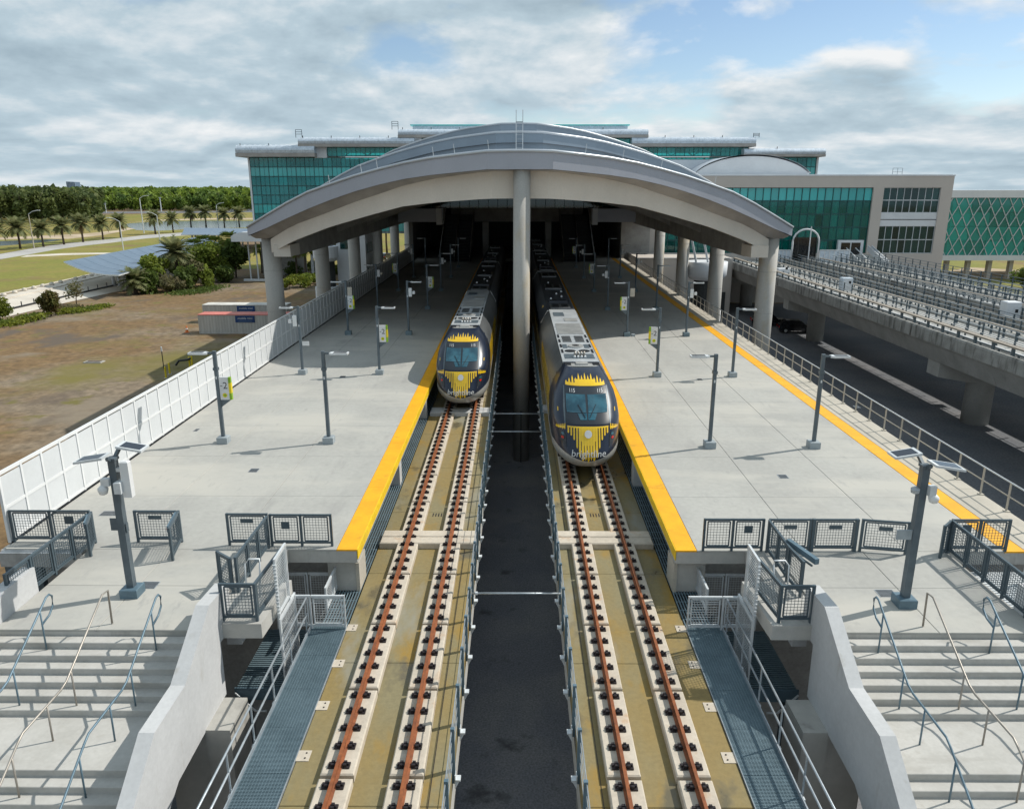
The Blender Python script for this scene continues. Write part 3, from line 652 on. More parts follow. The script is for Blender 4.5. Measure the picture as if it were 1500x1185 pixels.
# ---- balcony slabs, stair cages and white mesh gates
def cage(sx):
    side = 'left' if sx < 0 else 'right'
    t = thing('balcony_slab', f'small concrete balcony slab beside the {side} stair landing', 'balcony', (sx*7.2, 19.3, 0), 'balcony slabs')
    MB().prism([(sx*7.60, 17.3), (sx*6.58, 17.3), (sx*6.45, 19.6), (sx*7.1, 19.6), (sx*7.1, PY0-.01), (sx*7.94, PY0-.01), (sx*7.94, 17.96), (sx*7.60, 17.96)], 2, -.42, -.004).build('slab', 'conc', t)
    MB().box(sx*7.5, sx*7.9, 18.2, 21.4, -1.2, -.42).build('corbel', 'conc_white', t)
    q = thing('access_ladder', f'short white ladder hoop on the {side} balcony slab', 'ladder', (sx*7.2, 18.8, 0), 'ladder hoops')
    MB().tube([(sx*7.05, 18.6, -.2), (sx*7.0, 18.75, .95), (sx*7.05, 18.9, 1.02), (sx*7.35, 18.9, 1.02), (sx*7.4, 18.75, .95), (sx*7.4, 18.6, -.2)], .025, 6).build('hoop', 'galv_white', q, smooth=True)
    k = thing('stair_cage', f'white mesh enclosure above the steel steps beside the {side} walkway', 'enclosure', (sx*6.2, 20, -1.6), 'pale mesh gates and screens')
    g = dict(mat='galv_white', pw=.05, cell=.08, r=.0048, inset=.08)
    bay(k, (sx*6.95, 19.62), (sx*5.98, 19.62), -1.6, -.5, **g); bay(k, (sx*5.96, 19.62), (sx*4.99, 19.62), -1.6, -.5, posts=(0, 1), **g)
    bay(k, (sx*6.39, 19.10), (sx*6.39, 18.15), -.35, 1.40, **g)
    bay(k, (sx*6.39, 19.55), (sx*6.39, 18.15), -2.4, -.38, **g)
    bay(k, (sx*5.75, 22.3), (sx*5.75, 21.4), -1.6, -.75, **g); bay(k, (sx*5.75, 21.38), (sx*5.75, 20.5), -1.6, -.75, posts=(0, 1), **g)
    bay(k, (sx*7.6, 21.9), (sx*6.7, 21.9), -2.2, -1.0, **g); bay(k, (sx*6.68, 21.9), (sx*5.85, 21.9), -2.2, -1.0, posts=(0, 1), **g)
    m = MB()
    for j in range(14): m.beam((sx*6.42, 18.1, -.2+j*.11), (sx*6.34, 18.1, -.2+j*.11), .04, .05)
    m.build('hinge_stack', 'galv_white', k)
    s = thing('steel_stair_landing', f'dark steel grated landing under the {side} balcony slab', 'landing', (sx*6.9, 18.8, -2.7), 'steel landings')
    m = MB()
    for j in range(30): m.box(sx*6.15, sx*7.85, 18.3+j*.1, 18.345+j*.1, -2.72, -2.66)
    m.build('grating_bars', 'grate', s, fix=False); MB().box(sx*6.12, sx*7.87, 18.24, 18.29, -3.0, -2.62).build('edge_plate', 'steel_blue', s)
    MB().box(sx*6.12, sx*7.87, 18.3, 21.4, -2.95, -2.9).build('support_frame', 'interior_dark', s)
    MB().tube([(sx*7.85, 18.2, -2.75), (sx*7.2, 17.9, -3.1), (sx*6.9, 17.9, -3.1)], .03, 6).build('brace', 'galv_white', s)
    for x in (6.2, 7.6): MB().beam((sx*x, 18.5, -8), (sx*x, 18.5, -2.95), .15, .15).build('leg', 'steel', s)
cage(-1); cage(1)

# ================================================================== SCREEN WALL AND RIGHT FENCE
t = thing('screen_wall', 'long white perforated panel screen wall along the left platform', 'screen wall', (-16.05, 60, 0))
DW = 1.08; ny = 88; Y0 = 21.95; f = MB(); sp = None
for j in range(ny+1):
    y = Y0+j*DW; f.box(-16.10, -16.01, y-.045, y+.045, .0, 2.32)
for z in (.10, 1.16, 2.29): f.box(-16.095, -16.015, Y0, Y0+ny*DW, z-.05, z+.05)
for j in range(ny):
    for z in (.16, 1.22):
        if sp is None: sp = MB().box(-16.075, -16.04, Y0+.05, Y0+DW-.05, .155, 1.105).build('panel', 'panel', t)
        else: inst(sp, t, (0, j*DW, z-.16))
f.build('frame', 'white', t)
MB().box(-16.15, -15.98, Y0, PY1, -.03, .03).build('base_channel', 'dark', t)
t = thing('guard_railing', 'cream two-rail railing along the outer edge of the right platform', 'railing', (17.02, 50, 0))
for z in (1.06, .56): MB().tube([(17.02, 16.5, z), (17.02, 118, z)], .028 if z > 1 else .022, 8).build('rail', 'ivory' if z < .9 else 'galv_white', t, smooth=True)
ps = None
for k in range(66):
    y = 16.9+k*1.53
    if ps is None:
        ps = MB().beam((17.02, y, 0), (17.02, y, 1.05), .05, .05).build('post', 'ivory', t); ft = MB().box(16.95, 17.12, y-.09, y+.09, .0, .03).build('foot', 'ivory', ps); y00 = y
    else: q = inst(ps, t, (0, y-y00, 0)); inst(ft, q)
MB().box(16.2, 17.15, 14, PY0-.02, -.4, -.004).build('ledge', 'ivory', t)

# ================================================================== LAMP POSTS
def head(t, s, z=4.02, dark='dark', L=.80, x0=.28):
    """flat lamp head on side s"""
    MB().box(s*.06, s*(x0+.05), -.04, .04, z-.03, z+.05).build('arm', 'lampgrey', t)
    m = MB(); a, b = x0, x0+L
    m.prism([(s*a, -.11), (s*(a+.14), -.20), (s*b, -.17), (s*b, .17), (s*(a+.14), .20), (s*a, .11)], 2, z-.035, z+.045)
    h = m.build('lamp_head', 'galv_white', t)
    MB().box(s*(a+.18), s*(b-.06), -.125, .125, z+.046, z+.052).build('dark_panel', dark, h)
def sign(t, s, z0=1.98, z1=2.98, w=.40):
    sg = MB().box(s*.09, s*(.09+w), -.06, .06, z0, z1).build('platform_sign', 'letter', t)
    sg['label'] = 'white platform sign with the number 2 and a lime edge'
    e_ = MB().box(s*(.09+w), s*(.09+w+.10), -.075, .075, z0, z1).build('sign_edge', 'lime', sg)
    MB().box(s*(.092+w), s*(.192+w+.004), -.08, .08, z0+.3, z1-.25).build('sign_band', 'signyellow', sg)
    c = s*(.09+w/2)
    front_text(MB(), '2', .42, c+.05, -.064, z1-.38).build('numeral', 'ink', sg, fix=False)
    MB().box(c-.17, c-.07, -.065, -.062, z1-.40, z1-.375).build('dash', 'ink', sg)
    MB().prism([(c+.10*math.cos(a*math.pi/8), z0+.2+.10*math.sin(a*math.pi/8)) for a in range(16)], 1, -.066, -.061).build('disc', 'signyellow', sg)
    MB().add([(c-.05, -.069, z0+.16), (c+.01, -.069, z0+.16), (c+.01, -.069, z0+.12), (c+.08, -.069, z0+.2), (c+.01, -.069, z0+.28), (c+.01, -.069, z0+.24), (c-.05, -.069, z0+.24)], [(0, 1, 2, 3, 4, 5, 6)]).build('arrow', 'lime', sg)
    MB().prism([(s*.07, z0-.35), (s*.07, z0), (s*(.09+w), z0), (s*(.09+w), z0-.04)], 1, -.03, .03).build('bracket', 'lampgrey', sg)
def box_unit(t, s, z=3.25, cream=False):
    MB().bevbox(s*.10, s*.34, -.14, .06, z-.32, z+.32, .02).build('antenna_box', 'white', t)
    MB().bevbox(s*.40, s*.58, -.20, .0, z-.12, z+.10, .02).build('camera_housing', 'ivory' if cream else 'white', t)
    MB().box(s*.30, s*.44, -.08, -.02, z-.04, z+.02).build('camera_arm', 'lampgrey', t)
def lamp_post(x, y, s, label, extra='', base='lampbase'):
    t = thing('lamp_post', label, 'lamp post', (x, y, 0), 'platform lamp posts', local=True)
    MB().bevbox(-.23, .23, -.23, .23, .0, .30, .02).build('base', base, t)
    MB().prism([(-.078, -.05), (-.05, -.078), (.05, -.078), (.078, -.05), (.078, .05), (.05, .078), (-.05, .078), (-.078, .05)], 2, .28, 4.12).build('post', 'lampgrey', t)
    MB().box(-.10, .10, -.10, .10, 3.28, 3.40).build('collar', 'lampgrey', t)
    MB().box(-.03, .03, -.086, -.078, 2.9, 3.02).build('tag', 'galv_white', t)
    head(t, s)
    if 's' in extra: sign(t, -s if 'o' in extra else s)
    if 'b' in extra: box_unit(t, -s if 'o' in extra else s)
    if 'c' in extra: box_unit(t, -s, 3.3, True)
    if 'p' in extra: MB().box(.1, .50, -.03, .02, 1.75, 2.0).build('plate', 'letter', t)
    if 'k' in extra: MB().box(.35, .62, -.15, .15, .0, .16).build('cable_box', 'lampbase', t)
    if 'e' in extra: MB().bevbox(s*-.12, s*-.46, -.05, .05, 3.0, 3.62, .01).build('speaker_box', 'ivory', t)
    return t
LY = [31.8, 44.7, 57.6, 70.5, 83.4, 96.3, 109.2]
rows = [(-12.92, -1, 'row by the white screen wall', 'left', ['so', 'bp', 'soe', 'c', 's', 'b', '']),
        (-8.27, 1, 'row by the track', 'left', ['', 's', 'b', 's', 'b', 'b', '']),
        (8.36, -1, 'row by the track', 'right', ['', 's', 'sek', 'b', 's', 'b', 's']),
        (12.85, 1, 'row by the yellow stripe', 'right', ['', '', 'b', '', 'b', 'b', ''])]
for x, s, rw, side, ex in rows:
    for k, y in enumerate(LY):
        lamp_post(x, y-(.5 if x > 0 else 0), s, f'{ORD[k]} grey lamp post from the camera, {side} platform, {rw}', ex[k], 'lampbase' if k < 2 else 'basegrey')
def solar_post(x, y, sx, label):
    t = thing('solar_lamp_post', label, 'lamp post', (x, y, 0), 'solar lamp posts near the stairs', local=True)
    MB().bevbox(-.24, .24, -.24, .24, .0, .26, .02).build('base', 'steel_blue', t)
    MB().box(-.095, .095, -.095, .095, .25, 3.95).build('post', 'lampgrey', t)
    MB().box(-.12, .12, -.12, .12, 3.95, 4.02).build('cap', 'lampgrey', t)
    for d, dy, sl in ((sx*-.0, -.2, 1), (0, .55, -1)):
        s = sx
        if dy < 0: a, b, yy, zz = (s*.02, s*.78, -.22, 4.0)
        else: a, b, yy, zz = (s*-.05, s*-.72, .35, 4.12)
        h = MB().prism([(a, zz+.10), (b, zz-.02), (b, zz+.04), (a, zz+.16)], 1, yy-.24, yy+.24).build('lamp_head', 'galv_white', t)
        m = MB(); k = .13; x0 = a+(b-a)*k; x1 = a+(b-a)*(1-.08)
        z0 = zz+.16-.12*k; z1 = zz+.16-.12*.92
        m.add([(x0, yy-.19, z0+.005), (x1, yy-.19, z1+.005), (x1, yy+.19, z1+.005), (x0, yy+.19, z0+.005)], [(0, 1, 2, 3)]); m.build('solar_panel', 'solar', h)
        MB().beam((0, 0, 3.9), (a, yy, zz+.07), .08, .08).build('arm', 'lampgrey', t)
    s = 1
    if sx < 0:
        MB().bevbox(.24, .46, -.16, .02, 2.95, 3.95, .03).build('antenna_box', 'white', t)
        for z in (3.2, 3.65): MB().box(.1, .25, -.1, .0, z, z+.1).build('bracket', 'galv_white', t)
        m = MB(); m.lathe(-.28, -.16, [(.02, 3.02), (.10, 3.06), (.13, 3.16), (.13, 3.22), (.05, 3.30)], 12); m.build('dome_camera', 'white', t, smooth=True)
        MB().box(-.30, -.08, -.20, -.04, 3.28, 3.48).build('camera_mount', 'galv_white', t); MB().bevbox(.08, .26, -.30, -.10, 3.1, 3.42, .02).build('junction_box', 'galv_white', t)
        m = MB(); m.box(.105, .13, -.06, .06, 1.9, 2.15); m.build('hatch', 'lampgrey', t)
        MB().box(-.30, -.105, -.04, -.02, 1.95, 2.3).build('plate', 'lampgrey', t)
    else:
        m = MB(); m.lathe(.24, -.18, [(.02, 3.02), (.10, 3.06), (.13, 3.15), (.13, 3.2), (.05, 3.28)], 12); m.build('dome_camera', 'white', t, smooth=True)
        MB().box(.09, .26, -.24, -.06, 3.22, 3.5).build('camera_mount', 'galv_white', t)
        m = MB(); m.lathe(-.22, -.1, [(.02, 3.25), (.10, 3.29), (.11, 3.4), (.04, 3.45)], 12); m.build('dome_camera', 'galv', t, smooth=True)
        MB().box(-.50, -.105, -.07, -.03, 1.95, 2.22).build('plate', 'lampbase', t)
solar_post(-10.6, 18.75, -1, 'tall post with two solar lamp heads and white antenna above the left stairs')
solar_post(10.45, 18.35, 1, 'tall post with two solar lamp heads and dome cameras above the right stairs')
for i, (px, py, sx_, wd) in enumerate([(372, 689, .36, 'left platform between the rows of lamp posts'), (1147, 698, .36, 'right platform between the rows of lamp posts'), (1255, 596, .24, 'right platform close to the yellow outer stripe'), (288, 630, .2, 'left platform close to the screen wall'), (1298, 869, .5, 'right landing beside the solar post'), (218, 857, .5, 'left landing beside the solar post'), (165, 752, .8, 'left platform behind the solar post'), (502, 552, .36, 'left platform beside the second inner lamp post'), (1025, 556, .3, 'right platform beside the second outer lamp post')]):
    x, y = G(px, py, 0); t = thing('floor_drain', f'dark floor grate on the {wd}', 'drain', (x, y, 0), 'floor drains', local=True)
    MB().box(-sx_/2, sx_/2, -.2, .2, .002, .008).build('frame', 'galv', t)
    m = MB()
    for k in range(6): m.box(-sx_/2+.02, sx_/2-.02, -.18+k*.062, -.145+k*.062, .008, .012)
    m.build('slots', 'dark', t)

# ================================================================== TRAINS
PT = [(.42, .55), (.6, .30), (.85, .12), (1.1, .16), (1.5, .38), (2.0, .62), (2.25, .74), (2.4, .86), (3.0, 1.55), (3.6, 2.3), (4.0, 2.95), (4.2, 3.4), (4.32, 3.9)]
WT = [(.42, 1.12), (.6, 1.36), (.85, 1.53), (1.1, 1.60), (2.5, 1.61), (3.0, 1.55), (3.4, 1.44), (3.8, 1.24), (4.1, 1.02), (4.25, .93), (4.32, .88)]
DT = [(.42, 2.2), (.85, 2.5), (1.5, 2.1), (2.4, 1.5), (3.4, 1.2), (4.32, .9)]
def itp(T, z):
    if z <= T[0][0]: return T[0][1]
    for (a, b), (c, d) in zip(T[:-1], T[1:]):
        if z <= c: return b+(d-b)*(z-a)/(c-a)
    return T[-1][1]
def sm(T, z): return (itp(T, z-.12)+2*itp(T, z)+itp(T, z+.12))/4 if .55 < z < 4.15 else itp(T, z)
def FN(x, z):
    W = sm(WT, z); u = min(1, abs(x)/W); return sm(PT, z)+sm(DT, z)*(1-math.sqrt(max(0, 1-u**2.9)))
def decal(mb, poly, off=.02, step=.07):
    """polygon in (x,z) laid on the nose surface, cut into small cells"""
    bm = bmesh.new(); vs = [bm.verts.new((x, 0, z)) for x, z in poly]; bm.faces.new(vs)
    xs = [p[0] for p in poly]; zs = [p[1] for p in poly]
    for (lo, hi, no) in ((min(xs), max(xs), (1, 0, 0)), (min(zs), max(zs), (0, 0, 1))):
        k = math.ceil(lo/step)*step
        while k < hi:
            bmesh.ops.bisect_plane(bm, geom=bm.verts[:]+bm.edges[:]+bm.faces[:], plane_co=(k*no[0], 0, k*no[2]), plane_no=no); k += step
    bm.verts.index_update()
    mb.add([(v.co.x, FN(v.co.x, v.co.z)-off, v.co.z) for v in bm.verts], [tuple(v.index for v in f.verts) for f in bm.faces]); bm.free(); return mb
def rect(x0, x1, z0, z1): return [(x0, z0), (x1, z0), (x1, z1), (x0, z1)]
def car_body(t, y0, y1, navy=True, roofmat='navyroof'):
    zs = [.35, .6, .85, 1.1, 1.8, 2.5, 3.0, 3.4, 3.8, 4.1]
    for s in (-1, 1):
        m = MB(); m.strip([(s*itp(WT, z), y0, z) for z in zs[:7]], [(s*itp(WT, z), y1, z) for z in zs[:7]]); m.build('side_panel', 'tyellow' if not navy else 'navy', t, smooth=True)
        m = MB(); z2 = zs[6:]; m.strip([(s*itp(WT, z), y0, z) for z in z2], [(s*itp(WT, z), y1, z) for z in z2]); m.build('roof_shoulder', roofmat, t, smooth=True)
    m = MB(); m.add([(-1.02, y0, 4.1), (1.02, y0, 4.1), (1.02, y1, 4.1), (-1.02, y1, 4.1)], [(0, 1, 2, 3)]); m.build('roof', roofmat, t)
    P = [(-itp(WT, z), z) for z in zs]+[(itp(WT, z), z) for z in reversed(zs)]
    for y in (y0+.002, y1-.002): MB().add([(x, y, z) for x, z in P], [tuple(range(len(P)))]).build('end_wall', 'navyroof', t)
    MB().box(-1.3, 1.3, y0+.3, y1-.3, .12, .4).build('underframe', 'dark', t)
def make_train(label):
    t = thing('locomotive', label, 'locomotive', (0, 0, 0), 'locomotives at the platforms')
    # nose shell
    zs = list(np.linspace(.42, 4.32, 27)); nu = 29
    def grid(z_list, mat, name):
        m = MB(); n = 0
        for z in z_list:
            W = sm(WT, z)
            for k in range(nu):
                u = math.sin((k/(nu-1)-.5)*math.pi); m.v.append((u*W, FN(u*W, z), z))
        for i in range(len(z_list)-1):
            for k in range(nu-1): m.f.append((i*nu+k, i*nu+k+1, (i+1)*nu+k+1, (i+1)*nu+k))
        return m.build(name, mat, t, smooth=True)
    # lower silver band rises to the sides: split the shell by a curve
    m1 = MB(); 
    zz = list(np.linspace(.42, 4.32, 40))
    for mat, name, lo in (('silver', 'lower_cowl', True), ('navy', 'nose_shell', False)):
        m = MB(); n = 14; cols = []
        for k in range(nu):
            u = math.sin((k/(nu-1)-.5)*math.pi); zb = .80+.62*abs(u)**1.5
            a, b = (.42, zb) if lo else (zb, 4.32); nn = 8 if lo else 30
            for i in range(nn+1):
                z = a+(b-a)*i/nn; W = sm(WT, z); m.v.append((u*W, FN(u*W, z), z))
            cols.append(nn+1)
        q = cols[0]
        for k in range(nu-1):
            for i in range(q-1): m.f.append((k*q+i, (k+1)*q+i, (k+1)*q+i+1, k*q+i+1))
        m.build(name, mat, t, smooth=True)
    # ring behind the nose (navy), then body
    zs = [.42, .6, .85, 1.1, 1.8, 2.5, 3.0, 3.4, 3.8, 4.1, 4.25, 4.32]
    YR = 5.2
    for s in (-1, 1):
        m = MB(); m.strip([(s*itp(WT, z), sm(PT, z)+sm(DT, z), z) for z in zs], [(s*itp(WT, z), YR, z) for z in zs]); m.build('cab_side', 'navy', t, smooth=True)
        m = MB(); m.strip([(s*itp(WT, z)*1.004, sm(PT, z)+sm(DT, z)+.02, z) for z in (.42, .6, .85, 1.1, 1.35)], [(s*itp(WT, z)*1.004, 21.5, z) for z in (.42, .6, .85, 1.1, 1.35)]); m.build('side_skirt', 'silver', t, smooth=True)
    MB().add([(-.88, 4.9, 4.32), (.88, 4.9, 4.32), (.88, YR, 4.32), (-.88, YR, 4.32)], [(0, 1, 2, 3)]).build('cab_roof', 'navy', t)
    YE = 21.5
    for s in (-1, 1):
        for a, b, mt in ((YR, 8.2, 'tyellow'), (8.2, 8.5, 'navy'), (8.5, 17.0, 'tyellow'), (17.0, YE, 'shoulder')):
            m = MB(); zz = (1.3, 1.8, 2.5, 3.0); m.strip([(s*itp(WT, z), a, z) for z in zz], [(s*itp(WT, z), b, z) for z in zz]); m.build('side_panel', mt, t, smooth=True)
        # shoulders with cut-back
        m = MB(); zz = (3.0, 3.3, 3.6, 3.9, 4.1, 4.22); m.strip([(s*(itp(WT, z)+.01), YR-.25, z) for z in zz], [(s*(itp(WT, z)+.01), YE, z) for z in zz]); m.build('roof_shoulder', 'shoulder', t, smooth=True)
        for y in (9.5, 13.0, 16.8):
            m = MB(); m.strip([(s*(itp(WT, z)+.016), y, z) for z in zz], [(s*(itp(WT, z)+.016), y+.05, z) for z in zz]); m.build('seam', 'rooflight', t)
    P = [(-itp(WT, z), z) for z in zs]+[(itp(WT, z), z) for z in reversed(zs)]
    MB().add([(x, YE-.002, z) for x, z in P], [tuple(range(len(P)))]).build('end_wall', 'navyroof', t)
    MB().box(-1.25, 1.25, 2.6, YE-.3, .12, .45).build('underframe', 'dark', t)
    for yb in (6.0, 17.0):
        for dy in (0, 1.3, 2.6):
            for s in (-1, 1): MB().tube([(s*.68, yb+dy, .46), (s*.82, yb+dy, .46)], .46, 14).build('wheel', 'dark', t)
    # roof deck with hatches and fans
    rf = MB().box(-.93, .93, YR-.1, YE-.05, 4.15, 4.33).build('roof_deck', 'rooflight', t)
    MB().box(-.80, .80, YR-1.0, YR-.12, 4.18, 4.30).build('hatch', 'silver', rf)
    for s in (-1, 1): MB().box(s*.55, s*.86, YR-.75, YR-.2, 4.30, 4.325).build('dark_recess', 'dark', rf)
    MB().box(-.30, .30, YR-.7, YR-.3, 4.305, 4.37).build('vent', 'silver', rf)
    MB().box(-.78, .78, YR+.55, YR+1.6, 4.332, 4.35).build('dark_recess', 'lampgrey', rf)
    for k in range(4): MB().cyl(-.24+k*.16, YR+.95+.04*(k % 2), 4.35, 4.62, .075, .055, 10).build('exhaust', 'brass', rf, smooth=True); 
    for k in range(4): MB().cyl(-.27+k*.18, YR+.68, 4.35, 4.47, .07, .05, 10).build('exhaust', 'letter', rf, smooth=True)
    for s in (-1, 1):
        m = MB(); m.prism([(s*.38+.30*math.cos(a*math.pi/10), YR+2.35+.30*math.sin(a*math.pi/10)) for a in range(20)], 2, 4.333, 4.352); m.build('fan', 'dark', rf)
    MB().cyl(0, YR+3.5, 4.33, 4.40, .42, n=20).build('fan', 'silver', rf); MB().cyl(0, YR+3.5, 4.40, 4.41, .2, n=16).build('fan_hub', 'dark', rf)
    MB().box(-.72, -.48, YR+3.1, YR+4.0, 4.333, 4.355).build('vent', 'lampgrey', rf); MB().box(.48, .72, YR+3.1, YR+4.0, 4.333, 4.355).build('vent', 'lampgrey', rf)
    for s in (-1, 1):
        for k in range(3): MB().box(s*.12, s*.62, YR+4.7+k*.6, YR+5.15+k*.6, 4.333, 4.36).build('vent', 'shoulder', rf)
        for k in range(4): MB().box(s*.76, s*.86, YR+1.9+k*1.35, YR+2.7+k*1.35, 4.333, 4.36).build('grille', 'dark', rf)
    m = MB()
    for k in range(16): m.box(-.78, .78, YR+7.0+k*.22, YR+7.15+k*.22, 4.333, 4.365)
    m.build('louvre', 'silver', rf)
    MB().box(-.1, .75, YR+11.3, YR+12.4, 4.333, 4.36).build('vent', 'silver', rf); MB().box(-.72, .0, YR+13.4, YR+14.8, 4.333, 4.36).build('vent', 'lampgrey', rf)
    # windscreen
    ws = decal(MB(), [(-1.08, 2.36), (1.08, 2.36), (1.12, 3.0), (1.06, 3.72), (-1.06, 3.72), (-1.12, 3.0)], .022).build('windscreen_surround', 'cabdark', t, smooth=True)
    for s in (-1, 1):
        decal(MB(), [(s*.05, 2.80), (s*.94, 2.80), (s*.97, 3.0), (s*.95, 3.46), (s*.05, 3.46)], .04).build('window_pane', 'cabglass', ws, smooth=True)
        V, Fc = text_mb('115', .20); mb = MB(); mb.add([(s*.66+a, FN(s*.66+a, 3.58+b)-.045, 3.58+b) for a, b, c in V], Fc).build('number', 'letter', ws, fix=False)
        decal(MB(), [(s*1.02, 2.36), (s*1.07, 2.36), (s*1.10, 3.0), (s*1.05, 3.72), (s*1.01, 3.72)], .035).build('trim', 'lampgrey', ws, smooth=True)
        m = MB(); m.tube([(s*.1, FN(s*.1, 2.62)-.07, 2.62), (s*.42, FN(s*.42, 3.1)-.07, 3.1)], .014, 5); m.build('wiper', 'dark', ws)
        decal(MB(), [(s*.03, 2.54), (s*.34, 2.54), (s*.46, 2.78), (s*.03, 2.78)], .04).build('lower_window', 'cabglass', ws, smooth=True)
    # livery
    yl = MB(); tops = [.16, .26, .36, .30, .44, .38, .46, .38, .44, .30, .36, .26, .16]
    n = len(tops)
    for k, h in enumerate(tops):
        x = -.90+k*1.80/(n-1); w_ = .05
        h *= .95
        decal(yl, [(x-w_, 3.76), (x+w_, 3.76), (x+w_*.7, 3.76+h*.7), (x, 3.76+h), (x-w_*.7, 3.76+h*.7)], .02, .1)
    decal(yl, rect(-.93, .93, 3.75, 3.86), .018, .1); decal(yl, rect(-.5, .5, 3.85, 3.98), .018, .1)
    hh = [.30, .40, .58, .92, 1.32, 1.50, 1.42, 1.56, 1.42, 1.50, 1.32, .92, .58, .40, .30]; n = len(hh)
    for k, h in enumerate(hh):
        x = -.90+k*1.80/(n-1); w_ = .048 if 3 < k < n-4 else .036
        decal(yl, [(x-w_, 2.28), (x+w_, 2.28), (x+w_, 2.28-h*.9), (x, 2.28-h), (x-w_, 2.28-h*.9)], .02, .1)
    decal(yl, rect(-.95, .95, 2.23, 2.29), .018, .1); decal(yl, [(-.42, 2.23), (.42, 2.23), (.36, 1.75), (.22, 1.5), (-.22, 1.5), (-.36, 1.75)], .016, .1)
    for s in (-1, 1):
        for k in range(5):
            x = s*(1.06+k*.085); decal(yl, [(x-.02, 2.12-.03*(k % 2)), (x+.02, 2.12), (x+.03, 2.36-.04*k), (x-.01, 2.36-.03*k)], .02, .1)
        decal(yl, [(s*1.03, 2.17), (s*1.45, 2.08), (s*1.45, 2.16), (s*1.03, 2.27)], .018, .1)
    tag(yl.build('livery_stripes', 'tyellow', t), kind='stuff')
    V, Fc = text_mb('brightline', .42, shear=.15); mb = MB(); mb.add([(a, FN(a, 1.16+b)-.05, 1.16+b) for a, b, c in V], Fc).build('lettering', 'letter', t, fix=False)
    disc = lambda r_, x, z: [(x+r_*math.cos(a*math.pi/9), z+r_*math.sin(a*math.pi/9)) for a in range(18)]
    decal(MB(), disc(.17, 0, 1.98), .035).build('headlight', 'letter', t)
    for s in (-1, 1):
        lp = decal(MB(), [(s*.98, 1.35), (s*1.16, 1.55), (s*1.36, 2.0), (s*1.1, 2.02), (s*1.0, 1.9)], .018).build('lamp_cluster', 'cabdark', t, smooth=True)
        decal(MB(), disc(.062, s*1.16, 1.75), .04).build('tail_lamp', 'red', lp); decal(MB(), disc(.07, s*1.15, 1.92), .04).build('marker_lamp', 'cabglass', lp)
        decal(MB(), rect(s*1.34-.02, s*1.34+.02, 2.75, 2.9), .02).build('side_marker', 'tyellow', lp)
    MB().box(-.7, .7, 1.3, 2.8, .14, .5).build('plough', 'dark', t)
    return t
def make_coach(label):
    t = thing('coach', label, 'railway coach', (0, 0, 0), 'coaches behind the locomotives')
    car_body(t, 0, 25.6)
    for s in (-1, 1):
        m = MB(); m.strip([(s*(itp(WT, z)+.006), .0, z) for z in (1.1, 1.5, 1.9)], [(s*(itp(WT, z)+.006), 25.6, z) for z in (1.1, 1.5, 1.9)]); m.build('yellow_stripe', 'tyellow', t)
        MB().strip([(s*1.618, 2, 2.0), (s*1.615, 2, 2.8)], [(s*1.618, 23.6, 2.0), (s*1.615, 23.6, 2.8)]).build('window_band', 'glassdark', t)
    MB().tube([(-1.5, .06, 3.25), (-1.05, .06, 4.13), (1.05, .06, 4.13), (1.5, .06, 3.25)], .04, 6).build('end_trim', 'silver', t)
    for y, l in ((1.0, 1.8), (4.2, .9), (12.0, 2.6), (21.2, 2.4)):
        u = MB().bevbox(-.75, .75, y, y+l, 4.10, 4.24, .05).build('roof_unit', 'shoulder' if l > 1 else 'navyroof', t)
        m = MB(); m.box(-.6, -.1, y+.2, y+l-.2, 4.241, 4.25); m.box(.1, .6, y+.2, y+l-.2, 4.241, 4.25); m.build('grille', 'dark', u)
    for x, y in ((-.5, 6.2), (.45, 7.4), (.1, 9.0), (.6, 10.4), (-.3, 16.5)): MB().cyl(x, y, 4.1, 4.22, .09, .06, 8).build('roof_vent', 'letter', t)
    MB().add([(-.95, 3.6, 4.107), (-1.3, 3.6, 3.77), (-1.3, 4.6, 3.77), (-.95, 4.6, 4.107)], [(0, 1, 2, 3)]).build('yellow_patch', 'tyellow', t)
    return t
tr = make_train('navy and yellow locomotive with silver roof at the right platform'); tr.location = (3.09, 30.6, -1.22); tr.scale = (.94, 1, .93)
dup(tr, (-3.13, 40.75, -1.22), label='navy and yellow locomotive at the left platform, partly shaded by the canopy')
co = None
for side, xc, y0 in (('right', 3.09, 30.45+22.0), ('left', -3.13, 40.75+22.0)):
    for k in range(3 if side == 'right' else 2):
        lb = f'dark-roofed coach at the {side} platform, {ORD[k]} behind its locomotive'
        if co is None: co = make_coach(lb); co.location = (xc, y0, -1.22); co.scale = (.93, 1, .93)
        else: dup(co, (xc, y0+k*26.3, -1.22), label=lb)

# ================================================================== CANOPY
X0 = .2
def mir(P): return [(X0+a, b) for a, b in P]+[(X0-a, b) for a, b in reversed(P[:-1])]
HWD = 22.45
FT = mir([(-22.45, 7.80), (-20.1, 8.91), (-17.86, 9.93), (-16.0, 10.65), (-14.17, 11.14), (-12.08, 11.7), (-9.66, 12.23), (-8.16, 12.52), (-5.73, 12.86), (-2.13, 13.14), (0, 13.18)])
FB = mir([(-22.2, 7.02), (-18.71, 8.38), (-16.08, 9.34), (-13.19, 10.27), (-10.83, 10.88), (-8.21, 11.39), (-5.76, 11.68), (-2.14, 11.96), (0, 11.96)])
BT = mir([(-20.6, 6.75), (-18.23, 7.92), (-14.68, 9.03), (-12.5, 9.77), (-9.98, 10.47), (-8.43, 10.94), (-5.91, 11.45), (-2.19, 11.86), (0, 11.9)])
BB = mir([(-20.6, 5.62), (-18.35, 6.68), (-14.76, 7.9), (-11.21, 8.85), (-8.49, 9.53), (-5.95, 9.84), (-2.2, 10.13), (0, 10.15)])
